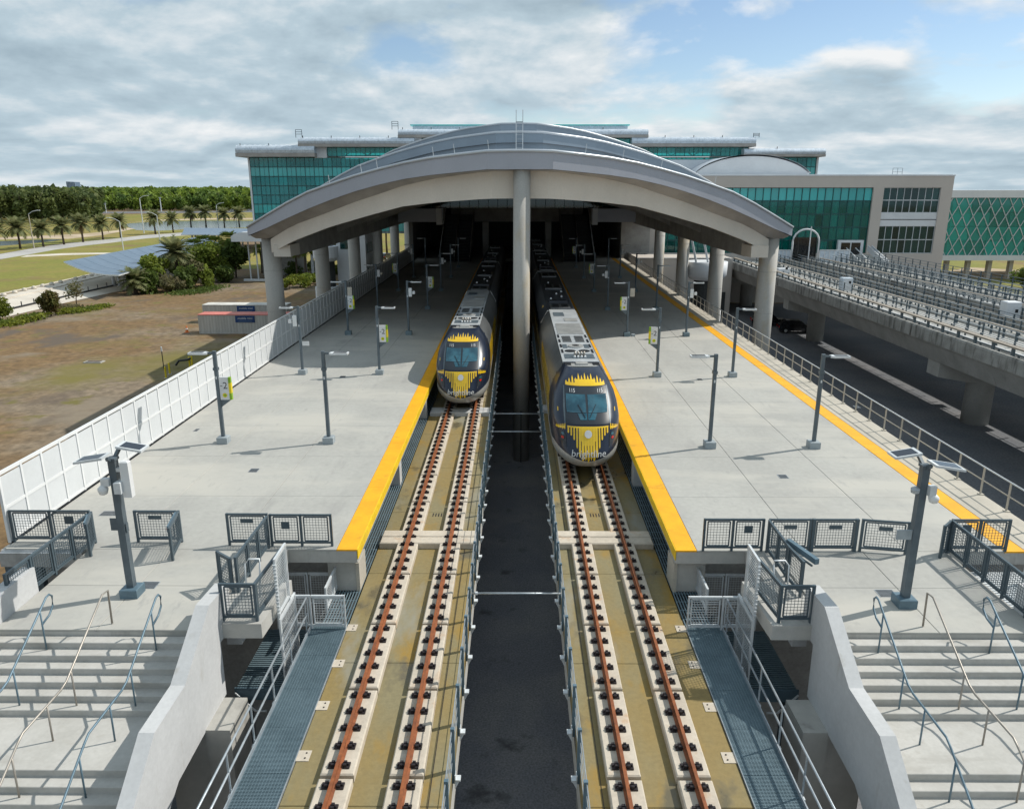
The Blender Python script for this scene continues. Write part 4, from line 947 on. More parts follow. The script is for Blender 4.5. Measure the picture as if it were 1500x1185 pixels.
def YF(x, off=0.): return 51+off+.65*max(0, abs(x-X0)-2.1)     # the front edge sweeps back on both sides
def at(P, x):
    if x <= P[0][0]: return P[0][1]
    for (a, b), (c, d) in zip(P[:-1], P[1:]):
        if x <= c: return b+(d-b)*(x-a)/(c-a)
    return P[-1][1]
C = thing('station_canopy', 'huge stepped arched station canopy with pale fascia over both tracks', 'station canopy', (X0, 60, 8))
XS = [X0+k for k in (-22.45, -20.4, -18.3, -16.2, -14.1, -12.0, -10.0, -8.0, -6.0, -4.0, -2.1, -.7, .7, 2.1, 4.0, 6.0, 8.0, 10.0, 12.0, 14.1, 16.2, 18.3, 20.4, 22.45)]
def tier(off, backoff, dz, fh, mt='fascia'):
    n = len(XS)-1; xs = XS; ys = [YF(x, off) for x in xs]; yb = [YF(x, backoff) if backoff < 60 else 168. for x in xs]
    zt = [at(FT, x)+dz for x in xs]; zb = [at(FB, x)+dz if fh is None else at(FT, x)+dz-fh for x in xs]
    for i in range(n):
        a, b = .0008, .9992; L2 = lambda p, q, t_: p+(q-p)*t_
        q = [(L2(xs[i], xs[i+1], t_), L2(ys[i], ys[i+1], t_), L2(zb[i], zb[i+1], t_), L2(zt[i], zt[i+1], t_)-.12) for t_ in (a, b)]
        m = MB(); v = []
        for d in (0, .12): v += [(q[0][0], q[0][1]+d, q[0][2]), (q[1][0], q[1][1]+d, q[1][2]), (q[1][0], q[1][1]+d, q[1][3]), (q[0][0], q[0][1]+d, q[0][3])]
        m.add(v, [(0, 1, 2, 3), (7, 6, 5, 4), (0, 4, 5, 1), (1, 5, 6, 2), (2, 6, 7, 3), (3, 7, 4, 0)]); m.build('fascia_panel', mt, C)
        MB().add([(xs[i], ys[i]-.05, zt[i]), (xs[i+1], ys[i+1]-.05, zt[i+1]), (xs[i+1], yb[i+1], zt[i+1]+.05), (xs[i], yb[i], zt[i]+.05)], [(0, 1, 2, 3)]).build('roof_panel', 'roofsheet', C)
    MB().tube([(x, y-.03, z-.07) for x, y, z in zip(xs, ys, zt)], .10, 8).build('edge_roll', 'roofsheet', C, smooth=True)
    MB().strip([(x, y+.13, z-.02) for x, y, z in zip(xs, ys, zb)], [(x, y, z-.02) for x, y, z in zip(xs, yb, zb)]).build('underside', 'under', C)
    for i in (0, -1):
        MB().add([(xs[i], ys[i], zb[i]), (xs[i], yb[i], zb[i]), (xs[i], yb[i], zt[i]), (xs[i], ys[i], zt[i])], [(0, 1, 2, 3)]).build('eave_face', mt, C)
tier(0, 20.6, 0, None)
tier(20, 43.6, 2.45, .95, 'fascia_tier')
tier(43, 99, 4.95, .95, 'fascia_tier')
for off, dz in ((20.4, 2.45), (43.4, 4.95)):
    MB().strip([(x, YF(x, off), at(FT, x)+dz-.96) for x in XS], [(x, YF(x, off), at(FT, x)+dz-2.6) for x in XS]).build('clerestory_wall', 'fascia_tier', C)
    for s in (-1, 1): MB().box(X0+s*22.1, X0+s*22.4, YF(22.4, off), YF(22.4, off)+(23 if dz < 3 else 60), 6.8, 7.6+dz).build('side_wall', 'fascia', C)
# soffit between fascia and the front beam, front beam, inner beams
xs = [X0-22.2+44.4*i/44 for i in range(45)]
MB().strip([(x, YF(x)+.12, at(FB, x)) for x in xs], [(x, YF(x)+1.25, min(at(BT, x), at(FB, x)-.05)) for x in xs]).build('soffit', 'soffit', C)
def arch_beam(off, th, name, mat, swept=1):
    xs = [X0-20.6+41.2*i/44 for i in range(45)]; m = MB(); Yv = [YF(x, off) if swept else off for x in xs]
    a = [(x, y, at(BT, x)) for x, y in zip(xs, Yv)]; b = [(x, y, at(BB, x)) for x, y in zip(xs, Yv)]; c = [(x, y+th, at(BB, x)) for x, y in zip(xs, Yv)]; d = [(x, y+th, at(BT, x)) for x, y in zip(xs, Yv)]
    m.strip(a, b); m.strip(b, c); m.strip(c, d); return m.build(name, mat, C)
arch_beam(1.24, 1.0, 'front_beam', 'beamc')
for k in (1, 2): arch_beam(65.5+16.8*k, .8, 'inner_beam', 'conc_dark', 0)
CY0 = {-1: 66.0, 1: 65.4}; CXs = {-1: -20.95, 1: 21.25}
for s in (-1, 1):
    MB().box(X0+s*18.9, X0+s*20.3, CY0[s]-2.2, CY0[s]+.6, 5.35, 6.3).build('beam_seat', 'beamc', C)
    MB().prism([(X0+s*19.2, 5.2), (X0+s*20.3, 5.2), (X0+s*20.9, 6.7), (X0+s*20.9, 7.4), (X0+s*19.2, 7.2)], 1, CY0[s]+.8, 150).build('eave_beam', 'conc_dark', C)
for s in (-1, 1):
    for k in range(6 if s < 0 else 4):
        X = CXs[s]; Y = CY0[s]+16.8*k
        c_ = MB().lathe(X, Y, [(.76, GZ), (.76, 7.25 if k == 0 else 5.6)], 28).build('column', 'column', C, smooth=True)
        jn = MB()
        for z in (-4, 0.5, 4.0): jn.lathe(X, Y, [(.764, z), (.764, z+.03)], 28)
        jn.build('joint', 'conc_dark', c_)
MB().lathe(.32, 51.75, [(.56, GZ), (.56, 11.94)], 28).build('middle_column', 'column', C, smooth=True)
for k in (1, 2, 3): MB().lathe(.32, 51.75+16.8*k, [(.56, GZ), (.56, 10.9)], 20).build('middle_column', 'column', C, smooth=True)
m = MB(); m.box(.28, .34, 51.05, 51.2, -8, -4.2); m.build('cable_pipe', 'dark', C)
for x in (-14.0, -11.2, -9.9, -5.6, -4.1, -1.8, 4.5, 7.2, 10.2, 14.8):
    zz_ = at(FT, x); y_ = YF(x)+.3; MB().tube([(x, y_, zz_), (x-.08*(1 if x < 0 else -1), y_, zz_+.62)], .02, 5).build('lightning_rod', 'galv_white', C)
t = thing('roof_ladder', 'white caged ladder standing at the top of the canopy', 'ladder', (.2, 70.6, 13.2))
for x in (-.08, .50): MB().beam((x, 70.6, 13.1), (x, 70.6, 17.35), .07, .07).build('stile', 'galv_white', t)
m = MB()
for k in range(9): m.beam((-.08, 70.6, 13.5+k*.36), (.5, 70.6, 13.5+k*.36), .04, .04)
m.build('rungs', 'galv', t); MB().box(-.08, .5, 70.5, 71.0, 16.3, 16.38).build('platform_plate', 'galv', t)

# ================================================================== STATION HALL, ESCALATORS
H = thing('station_hall', 'dark station hall under the canopy with glazed upper floor', 'building', (0, 118, 0))
for s in (-1, 1):
    MB().box(s*11.9, s*17.5, 115.5, 117.9, 6.0, 7.9).build('mezzanine_fascia', 'fascia', H); MB().box(s*11.1, s*11.9, 115.3, 118, 5.6, 7.95).build('fascia_return', 'bwhite', H)
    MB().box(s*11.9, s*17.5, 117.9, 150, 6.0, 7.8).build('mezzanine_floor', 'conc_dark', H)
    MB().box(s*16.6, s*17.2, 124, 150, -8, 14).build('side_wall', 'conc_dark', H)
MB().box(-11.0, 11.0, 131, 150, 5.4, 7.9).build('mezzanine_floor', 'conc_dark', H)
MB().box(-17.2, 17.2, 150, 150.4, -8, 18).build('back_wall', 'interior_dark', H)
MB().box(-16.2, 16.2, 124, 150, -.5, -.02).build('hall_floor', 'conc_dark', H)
pn = None
for k in range(24):
    x = -17.3+k*1.44
    if pn is None: pn = MB().box(x+.04, x+1.40, 119.0, 119.04, 7.95, 9.6).build('glass_pane', 'glass_dark', H); x0p = x
    else: inst(pn, H, (x-x0p, 0, 0))
pn2 = None
for k in range(24):
    x = -17.3+k*1.44
    q = inst(pn, H, (x-x0p, 0, 1.72))
m = MB()
for k in range(25): m.box(-17.32+k*1.44, -17.26+k*1.44, 118.96, 119.08, 7.9, 11.4)
m.build('mullions', 'mull', H)
MB().box(17.2, 22, 129, 129.8, -8, 14).build('dark_filler_wall', 'conc_dark', H)  # added dark wall, hides sunlit ground so the hall's right side stays dark
for x in (-5.2, 5.2): MB().box(x-.5, x+.5, 129, 131, 0, 5.4).build('wall_pier', 'conc', H)
for s in (-1, 1):
    nm = 'left' if s < 0 else 'right'
    e_ = thing('escalator', f'dark escalator climbing from the {nm} platform to the hall', 'escalator', (s*9.5, 119, 0), 'escalators')
    MB().prism([(117.8, 0), (118.2, .05), (131, 6.6), (131, 5.2), (119.6, -.02)], 0, s*7.1, s*11.9).build('truss', 'escal', e_)
    for x in (7.15, 9.5, 11.85):
        MB().prism([(117.4, 0), (117.4, .9), (118.2, 1.0), (131, 7.6), (131, 6.6), (118.4, .05)], 0, s*x-.05, s*x+.05).build('balustrade', 'escal', e_)
        MB().tube([(s*x, 117.35, .8), (s*x, 117.5, 1.0), (s*x, 118.3, 1.12), (s*x, 131, 7.7)], .06, 6).build('handrail', 'brass' if x < 11 else 'bwhite', e_)
    m = MB()
    for k in range(32): m.box(s*7.3, s*11.7, 118.3+k*.39, 118.6+k*.39, .1+k*.2, .18+k*.2)
    m.build('steps', 'dark', e_)
    if s < 0: pass

# ================================================================== TERMINAL
T = thing('terminal_building', 'wide teal glass terminal building rising in steps behind the canopy', 'building', (0, 175, GZ))
TY = 170.
def curtain(root, x0, x1, z0, z1, nx, nz, Y, gmat, fine=0, mull='mull', mw=.08, alt=()):
    w_ = (x1-x0)/nx; h = (z1-z0)/nz; src = src2 = None
    for i in range(nx):
        for j in range(nz):
            if (nz-1-j) in alt:
                if src2 is None: src2 = MB().box(x0+mw/2, x0+w_-mw/2, Y, Y+.04, z0+mw/2, z0+h-mw/2).build('glass_pane', 'glass_spandrel', root); src2.location = (i*w_, 0, j*h)
                else: inst(src2, root, (i*w_, 0, j*h))
                continue
            if src is None: src = MB().box(x0+mw/2, x0+w_-mw/2, Y, Y+.04, z0+mw/2, z0+h-mw/2).build('glass_pane', gmat, root); src.location = (i*w_, 0, j*h)
            else: inst(src, root, (i*w_, 0, j*h))
    m = MB()
    for i in range(nx+1): m.box(x0+i*w_-mw/2, x0+i*w_+mw/2, Y-.10, Y+.08, z0, z1)
    for j in range(nz+1): m.box(x0, x1, Y-.07, Y+.08, z0+j*h-mw*.8, z0+j*h+mw*.8)
    if fine:
        for i in range(nx): m.box(x0+(i+.5)*w_-.02, x0+(i+.5)*w_+.02, Y-.05, Y, z0, z1)
    m.build('mullions', mull, root)
curtain(T, -57.0, -20.0, 1.7, 17.05, 19, 8, TY, 'glass_teal', 1, mw=.1, alt=(1, 5, 7))
curtain(T, 26.0, 63.5, 11.3, 17.05, 19, 3, TY, 'glass_teal', 1, mw=.1, alt=(1,))
curtain(T, -44.5, -20, 17.3, 19.1, 12, 1, TY+.3, 'glass_teal', 1); curtain(T, 26, 49, 17.3, 19.1, 12, 1, TY+.3, 'glass_teal', 1)
curtain(T, -21.5, 24, 19.3, 20.9, 20, 1, TY+.6, 'glass_teal', 1)
MB().box(-57.4, -57.02, TY-.15, TY+30, 1.5, 17.1).build('side_wall', 'bwhite', T); MB().box(63.6, 64.0, TY-.15, TY+30, -8, 17.1).build('side_wall', 'bwhite', T)
MB().box(-57, 63.6, TY+6, TY+6.4, 1.7, 17).build('inner_wall', 'interior', T)
for z in (1.9, 5.5, 9.3, 13.2): MB().box(-57, 63.6, TY+1.2 if z > 2 else TY-.1, TY+6 if z > 2 else TY+30, z-.6, z-.21).build('floor_slab', 'interior', T)
for k in range(10): MB().cyl(-54+k*4.1, TY+2.4, -8 if k < 5 else 1.7, 17, .35, n=10).build('inner_column', 'bwhite', T)
def truss(x0, x1, z0, z1, Y):
    m = MB(); n = int((x1-x0)/2.2)
    for k in range(n):
        a = x0+(x1-x0)*k/n; b = x0+(x1-x0)*(k+1)/n
        m.beam((a, Y, z0 if k % 2 else z1), (b, Y, z1 if k % 2 else z0), .22, .22)
    m.box(x0, x1, Y-.1, Y+.1, z0-.1, z0+.1); m.build('roof_truss', 'bwhite', T)
truss(-56.5, -36, 15.0, 16.9, TY+.9); truss(-44, -20, 17.5, 19.0, TY+1.0); truss(26, 49, 17.4, 19, TY+1); truss(26, 63, 15, 16.9, TY+.9)
def slabroof(x0, x1, z0, z1, Y, depth=28, nm='roof'):
    h = z1-z0; m = MB(); r = h*.8
    prof = [(Y-2.2, z0), (Y-2.2, z0+.55*h*.5)]
    soff = MB().box(x0, x1, Y-2.2, Y+depth, z0, z0+.32*h).build('roof_edge', 'soffit', T)
    pts = [(Y-2.1, z0+.33*h)]+[(Y-1.2-1.1*math.cos(a*math.pi/12), z0+.42*h+.56*h*math.sin(a*math.pi/12)) for a in range(1, 7)]+[(Y+depth, z1+.05), (Y+depth, z0+.33*h)]
    rp = MB().prism(pts, 0, x0+.05, x1-.05).build(nm, 'roofmetal', T, smooth=False)
    n = int((x1-x0)/6)
    for k in range(n): MB().beam((x0+1+k*6, Y-1.6, z1-.1), (x0+1+k*6, Y-1.6, z1+.3), .12, .12).build('roof_anchor', 'dark', rp)
    m = MB()
    for k in range(int((x1-x0)/1.1)): m.box(x0+.4+k*1.1, x0+.46+k*1.1, Y-.9, Y+depth, z1+.02, z1+.07)
    m.build('standing_seams', 'bwhite', rp)
slabroof(-59.2, -42.5, 17.15, 19.55, TY); slabroof(-46.0, -21.5, 19.15, 21.1, TY+.4); slabroof(-25.0, 27.5, 21.0, 22.75, TY+.8); slabroof(24.0, 50.0, 19.15, 21.15, TY+.4); slabroof(47.5, 64.6, 17.15, 18.85, TY)
MB().box(-22.5, 23.8, TY+4, TY+20, 22.8, 23.75).build('upper_roof', 'roofmetal', T); MB().box(-23.0, 24.2, TY+3.6, TY+20.4, 23.75, 23.95).build('upper_roof_cap', 'glass_teal', T)
for x0, x1 in ((-43.0, -40.4), (-22.5, -20.2)): MB().box(x0, x1, TY-.3, TY+2, 17.0 if x0 < -30 else 19.0, 19.2 if x0 < -30 else 21.05).build('step_wall', 'bwhite', T)
for x, z, w_ in ((-46.5, 21.0, 1.3), (-26.2, 22.6, 1.3), (49.5, 21.0, 1.2)):
    f = MB()
    for a in (0, w_): f.beam((x+a, TY-1, z), (x+a, TY-1, z+1.6 if x < 0 else z+.9), .1, .1)
    for k in (.7, 1.15, 1.6): f.beam((x, TY-1, z+k*(1 if x < 0 else .5)), (x+w_, TY-1, z+k*(1 if x < 0 else .5)), .09, .09)
    f.build('roof_ladder_head', 'lampgrey', T)

# ================================================================== RIGHT BUILDING
B = thing('stone_building', 'beige building with big green windows at the end of the guideway', 'building', (48, 130, GZ))
BY = 130.
MB().box(21, 71.4, BY, BY+22, 10.9, 12.85).build('parapet', 'bstone', B)
MB().box(58.5, 60.2, BY, BY+1.2, .3, 10.9).build('pier', 'bstone', B); MB().box(69.5, 71.4, BY, BY+22, -8, 10.9).build('side_wall', 'bstone', B)
MB().box(21, 69.5, BY, BY+1.2, -3.6, .3).build('lower_wall', 'bstone', B); MB().box(21, 24, BY, BY+1.2, .3, 10.9).build('pier', 'bstone', B)
MB().box(21, 63.0, BY, BY+1.2, -8, -3.6).build('base_wall', 'bstone', B); MB().box(63.0, 69.5, BY+2, BY+2.3, -8, -3.6).build('base_recess', 'interior_dark', B)
for x in (64.5, 67.6): MB().box(x-.5, x+.5, BY+.2, BY+1.2, -8, -3.6).build('base_pier', 'bstone', B)
MB().box(21.2, 71.2, BY+.3, BY+21.8, 12.85, 12.98).build('roof', 'bwhite', B)
MB().box(20.9, 71.5, BY-.08, BY+22.1, 12.72, 12.90).build('coping', 'bwhite', B)
curtain(B, 24, 58.5, .3, 10.9, 27, 5, BY+.5, 'glass_green', 0, mw=.11, alt=(0,))
curtain(B, 60.2, 69.5, 6.9, 10.9, 8, 2, BY+.35, 'glass_dark', 0, 'mullwhite', .09); curtain(B, 60.2, 69.5, .3, 4.75, 8, 2, BY+.35, 'glass_dark', 0, 'mullwhite', .09)
MB().box(60.2, 69.5, BY+.2, BY+.9, 4.75, 6.9).build('spandrel', 'bwhite', B); MB().box(60.2, 69.5, BY+.15, BY+.2, 5.75, 5.85).build('spandrel_groove', 'dark', B)
for z in (4.0, 7.6): MB().box(24, 58.5, BY+3, BY+14, z-.5, z).build('floor_slab', 'interior', B)
MB().box(24, 69.4, BY+14, BY+14.3, -3.6, 10.9).build('inner_wall', 'interior', B); MB().box(24, 69.4, BY+1.3, BY+14, -3.7, -.2).build('floor_slab', 'interior', B)
for x in (29, 37, 45.5, 54): MB().cyl(x, BY+2.2, 0, 10.9, .55, n=12).build('inner_column', 'glass_teal', B)
for k in range(14): MB().box(25+k*2.3, 25.5+k*2.3+rnd.random(), BY+4+rnd.random()*4, BY+5+rnd.random()*4, .2+4*(k % 2), 1.6+4*(k % 2)+rnd.random()).build('inner_fitting', 'conc_white' if k % 3 == 0 else 'interior_dark', B)
m = MB()
for z in (13.4, 14.0): m.beam((62.6, BY+3, z), (64.2, BY+3, z), .07, .07)
for x in (62.6, 63.4, 64.2): m.beam((x, BY+3, 12.9), (x, BY+3, 14.0), .07, .07)
m.build('hatch_rail', 'galv', B)
V = thing('vaulted_roof', 'low grey vaulted roof behind the beige building parapet', 'roof', (42, 141, 13))
va = [(41.3-11.0*math.cos(a*math.pi/24), 11.2+5.0*math.sin(a*math.pi/24)) for a in range(3, 22)]
MB().prism(va, 1, 140.0, 165).build('vault', 'bwhite', V)
MB().strip([(x, 139.5, z+.25) for x, z in va], [(x, 165, z+.25) for x, z in va]).build('vault_sheet', 'roofsheet', V)
MB().box(27, 36, 146, 165, 13, 15.8).build('side_block', 'roofsheet', V)
L = thing('lattice_building', 'long green glass building with white diamond lattice at far right', 'building', (105, 165, GZ))
LX0, LX1, LY0 = 87., 128., 165.
MB().box(LX0, LX1, LY0-.3, LY0+18, 8.9, 10.4).build('upper_band', 'bwhite', L); MB().box(LX0, LX1, LY0-.3, LY0+18, -4.0, -2.9).build('lower_band', 'bwhite', L)
w_ = 4.1; src = None
for k in range(10):
    for j in range(4):
        if src is None: src = MB().box(LX0+.03, LX0+w_-.03, LY0+.1, LY0+.14, -2.87, .02).build('glass_pane', 'glass_diamond', L)
        else: inst(src, L, (k*w_, 0, j*2.95))
lb = None; Hh = 11.8; dxl = 6.2
for k in range(-3, 19):
    for s in (-1, 1):
        xa = LX0+k*2.25; xb = xa+dxl
        za, zb = (-2.9, 8.9) if s > 0 else (8.9, -2.9)
        if xa < LX0:
            tt = (LX0-xa)/dxl; za = za+(zb-za)*tt; xa = LX0
        MB().beam((xa, LY0, za), (xb, LY0, zb), .14, .14).build('lattice_bar', 'mullwhite', L)
MB().box(LX0, LX1, LY0+8, LY0+8.3, -2.9, 8.9).build('inner_wall', 'interior', L); MB().box(LX0, LX1, LY0+.8, LY0+8, 2.6, 3.0).build('floor_slab', 'interior', L)
for k in range(9): MB().box(LX0+1+k*4.6, LX0+1.8+k*4.6, LY0+2, LY0+3, -8, -4).build('pillar', 'bstone', L)

# ================================================================== GUIDEWAY
def guideway(x0, x1, label, stain=True, near=False):
    g = thing('guideway', label, 'guideway', ((x0+x1)/2, 80, -1), 'elevated guideways')
    xa = x0; ya, yb = 30, 129.5
    n = 33; dy = (yb-ya)/n; src = None
    for k in range(n):
        for xx in (xa, x1-.3):
            if near or xx == xa:
                if src is None:
                    src = MB().prism([(xa, -1.05), (xa+.28, -1.05), (xa+.28, -.05), (xa+.06, -.02), (xa, -.16)], 1, ya+.02, ya+dy-.02).build('parapet_block', 'conc_stain', g)
                else: inst(src, g, (xx-xa, k*dy, 0))
    MB().box(xa+.29, x1-.31, ya, yb, -1.25, -.85).build('deck', 'conc', g)
    for c in ((xa+1.4), (x1-1.9)):
        MB().prism([(c-1.1, -1.25), (c+1.6, -1.25), (c+.9, -2.7), (c-.4, -2.7)], 1, ya, yb).build('girder', 'conc', g)
    c = (x0+x1)/2
    for y in (26.5, 61.0, 96.5, 127):
        p = MB().lathe(c, y, [(1.05, GZ), (1.05, -4.6), (1.6, -3.9)], 20).build('pier', 'conc', g, smooth=True)
        MB().prism([(x0+1.1, -1.3), (x0+1.1, -3.9), (c-1.6, -4.35), (c+1.6, -4.35), (x1-1.1, -3.9), (x1-1.1, -1.3), (x1-1.9, -1.3), (x1-1.9, -2.72), (x0+1.9, -2.72), (x0+1.9, -1.3)], 1, y-.9, y+.9).build('pier_cap', 'conc', p)
    for x in (x0+3.0, x0+5.2, x0+7.4): MB().box(x-.30, x+.30, ya, yb, -.85, -.66).build('running_pad', 'conc_white' if x < x0+4 else 'conc', g)
    return g
guideway(33., 43.4, 'nearer concrete guideway viaduct with stained parapet beside the station', near=True)
guideway(46.2, 57.5, 'farther concrete guideway viaduct behind the nearer one')
# guide beams on posts and railings
def beam_rail(X, label, mat, z, pw, step, bw, bh, y0=32, y1=124, rails=1, name='guide_beam', cat='guide rail'):
    t = thing(name, label, cat, (X, 70, -.85), 'rails on the guideways'); ps = None
    for r_ in range(rails):
        MB().box(X-bw/2, X+bw/2, y0, y1, z-bh-r_*.36, z-r_*.36).build('rail', mat, t)
    k = 0; y = y0
    while y < y1:
        if ps is None: ps = MB().box(X-pw/2, X+pw/2, y-pw*.7, y+pw*.7, -.85, z-bh if rails == 1 else z).build('post', 'steel', t)
        else: inst(ps, t, (0, y-y0, 0))
        y += step
nm = iter(ORD)
beam_rail(34.9, 'brown-topped guide beam on dark posts nearest the station', 'railbrown', .14, .16, 2.3, .40, .12)
beam_rail(34.9+.45, 'low dark conductor rail beside the brown-topped guide beam', 'lampgrey', -.45, .1, 2.3, .12, .1)
for i, (X, z, rails, mt) in enumerate([(37.9, .35, 3, 'galv'), (39.3, .1, 1, 'railbrown'), (40.9, .45, 3, 'galv'), (42.2, .1, 1, 'railbrown'), (46.9, .35, 3, 'galv'), (48.6, .1, 1, 'railbrown'), (50.4, .5, 3, 'galv'), (52.0, .1, 1, 'lampgrey'), (53.6, .35, 3, 'galv'), (55.4, .1, 1, 'galv'), (57.2, 1.0, 4, 'lampgrey'), (36.5, -.1, 2, 'galv'), (41.6, .7, 3, 'lampgrey'), (45.0, .6, 3, 'galv'), (47.7, -.1, 2, 'lampgrey'), (51.2, .9, 3, 'lampgrey'), (54.5, .7, 3, 'galv')]):
    beam_rail(X, (f'{ORD[i]} grey railing across the guideways counting away from the guide beam' if i < 11 else f'thin infill railing among the guideway rails, {ORD[i-11]} from the guide beam'), mt, z, .09 if rails > 1 else .12, 2.1 if rails > 1 else 1.7, .06 if rails > 1 else .22, .05 if rails > 1 else .1, rails=rails, name='guard_railing' if rails > 1 else 'guide_beam', cat='railing' if rails > 1 else 'guide rail')
m0 = None
for i, (X, Y, w_, h) in enumerate([(38.6, 90, 1.2, 1.6), (44.4, 68.5, 1.3, 1.9), (36.6, 106, 1.6, 1.1)]):
    t = thing('equipment_cabinet', ['pale blue cabinet standing among the railings', 'large pale grey cabinet at the right edge of the guideway', 'low grey cabinet near the arched gate'][i], 'cabinet', (X, Y, -.85), 'guideway cabinets')
    MB().bevbox(X-w_/2, X+w_/2, Y-.5, Y+.5, -.85, -.85+h, .06).build('body', 'bwhite' if i else 'roofmetal', t); MB().box(X-w_*.4, X-.02, Y-.52, Y-.5, -.75, -.95+h).build('door', 'bwhite', t); MB().box(X+.02, X+w_*.4, Y-.52, Y-.5, -.75, -.95+h).build('door', 'bwhite', t)
    MB().box(X+w_*.1, X+w_*.3, Y-.54, Y-.52, .1, .4).build('label_plate', 'dark', t)
t = thing('arched_gate', 'white arched gateway with railings in front of the beige building', 'gate', (46.5, 125, -1))
MB().tube([(44.3, 125, -.9), (44.3, 125, 2.6)]+[(46.4-2.1*math.cos(a*math.pi/10), 125, 2.6+1.9*math.sin(a*math.pi/10)) for a in range(11)]+[(48.5, 125, -.9)], .15, 8).build('arch', 'bwhite', t, smooth=True)
MB().box(44.4, 48.4, 125.5, 125.6, -.9, 3.2).build('door', 'glassdark', t)
MB().tube([(46.3, 123, -.9), (46.3, 123, 5.0)], .09, 6).build('pole', 'bwhite', t)
for xa, xb in ((40.5, 44.1), (48.8, 53.6)):
    for k in range(7): x = xa+(xb-xa)*k/6; MB().beam((x, 125, -.9), (x, 125, 1.2), .14, .14).build('bar', 'bwhite', t)
    MB().beam((xa, 125, 1.2), (xb, 125, 1.2), .14, .14).build('top_rail', 'bwhite', t)
    MB().box(xa, xb, 125.02, 125.06, -.9, 1.1).build('infill', 'roofmetal', t)
t = thing('entrance_door', 'white framed double door on the beige building above the guideway', 'door', (55, 129.6, -.9))
MB().box(53.4, 57.6, 129.3, 129.9, -.9, 2.5).build('frame', 'bwhite', t)
for x in (53.9, 55.6): MB().box(x, x+1.5, 129.26, 129.3, -.7, 2.1).build('leaf', 'glassdark', t)
t = thing('ramp_stair', 'pale sloping stair rails beside the white door', 'stairs', (57, 124, -.9))
for x in (54.5, 56.0, 58.0, 58.6): MB().beam((x, 128.5, 1.3), (x, 122, -.6), .10, .9 if x > 57 else .12).build('balustrade', 'bwhite', t)
MB().prism([(128.5, .2), (122, -.85), (128.5, -.85)], 0, 55, 58.5).build('flight', 'conc', t)
t = thing('spiral_stair', 'white curved stair pod beside the right columns', 'stairs', (25.5, 101, -3))
MB().lathe(24.6, 100, [(2.0, -.6), (2.6, 0), (2.65, 1.7), (2.5, 1.7)], 28).build('drum', 'bwhite', t, smooth=True)
for x in (22.9, 24.4, 26.0): MB().beam((x, 98.6, 1.7), (x-.9, 98.9, 5.4), .25, .25).build('strut', 'bwhite', t)
MB().lathe(24.6, 100, [(2.2, -8), (2.2, -4.6)], 24).build('plinth', 'bwhite', t, smooth=True); MB().lathe(24.6, 100, [(1.3, -4.6), (1.5, -.6)], 20).build('core', 'interior_dark', t)
t = thing('service_block', 'beige service block with dark openings behind the right columns', 'building', (27, 122, GZ))
MB().box(18.5, 33, 118, 129, -8, .5).build('wall', 'bstone', t); MB().box(18.5, 32.5, 117.9, 118, .5, .6).build('coping', 'bwhite', t)
for x in (22.5, 26.5, 30): MB().box(x, x+2.2, 117.9, 118, -8, -4.6).build('opening', 'interior_dark', t)
t = thing('lift_tower', 'pale stair tower standing behind the left columns', 'building', (-24.5, 116, GZ))
MB().box(-26.6, -22.3, 114, 122, -8, 8.5).build('wall', 'bwhite', t); MB().box(-26.0, -24.2, 113.9, 114, 2.2, 5.2).build('window', 'glass_dark', t)
for z in (-5.5, -2, 1.5, 5): MB().box(-22.3, -22.2, 115, 121, z, z+1.4).build('window', 'glass_dark', t)
for za, zb in ((-4.6, -3.0), (1.2, 2.8)): MB().lathe(-27.6, 111.5, [(1.5, za-.5), (1.8, za), (1.8, zb), (1.65, zb)], 20).build('balcony_drum', 'bwhite', t)
MB().lathe(-27.6, 112, [(1.1, -8), (1.1, 2.8)], 16).build('core', 'interior_dark', t)

# ================================================================== LANDSCAPE OBJECTS
def container(x, y, top, label, sx_):
    t = thing('shipping_container', label, 'container', (x, y, GZ), 'storage containers', local=True)
    L_, W_, Hc = 12.2, 2.44, 2.6
    m = MB(); n = 61; pts = []
    for k in range(n+1):
        xx = k*L_/n; o = .0 if k % 2 else .045; pts.append((xx, o))
    m.strip([(a, b, .12) for a, b in pts], [(a, b, Hc-.1) for a, b in pts]); m.build('side_wall', 'contgrey', t)
    MB().box(0, L_, W_-.05, W_, .1, Hc-.1).build('side_wall', 'contgrey', t); MB().box(0, .05, 0, W_, .1, Hc-.1).build('door_end', 'contgrey', t); MB().box(L_-.05, L_, 0, W_, .1, Hc-.1).build('end_wall', 'contgrey', t)
    MB().box(-.02, L_+.02, -.02, W_+.02, Hc-.1, Hc).build('roof', top, t); MB().box(0, L_, -.01, .1, 0, .12).build('bottom_rail', 'contgrey', t); MB().box(0, L_, W_-.1, W_, 0, .12).build('bottom_rail', 'contgrey', t)
    for a in (-.01, L_-.12): MB().box(a, a+.13, -.015, .1, 0, Hc-.1).build('corner_post', 'contgrey', t)
    s = MB().box(sx_, sx_+2.6, -.05, -.02, 1.55, 2.45).build('sign_board', 'signblue', t)
    front_text(MB(), 'mobile mini', .42, sx_+1.3, -.056, 2.1, .15).build('lettering', 'letter', s, fix=False); MB().box(sx_+.4, sx_+2.2, -.056, -.052, 1.68, 1.74).build('underline', 'roofblue', s)
container(-42.6, 100.7, 'contred', 'beige storage container with a red roof and blue sign, nearer of two', 5.0)
container(-45.5, 109.5, 'conttop', 'beige storage container with a pale roof behind the red-roofed one', 5.0)
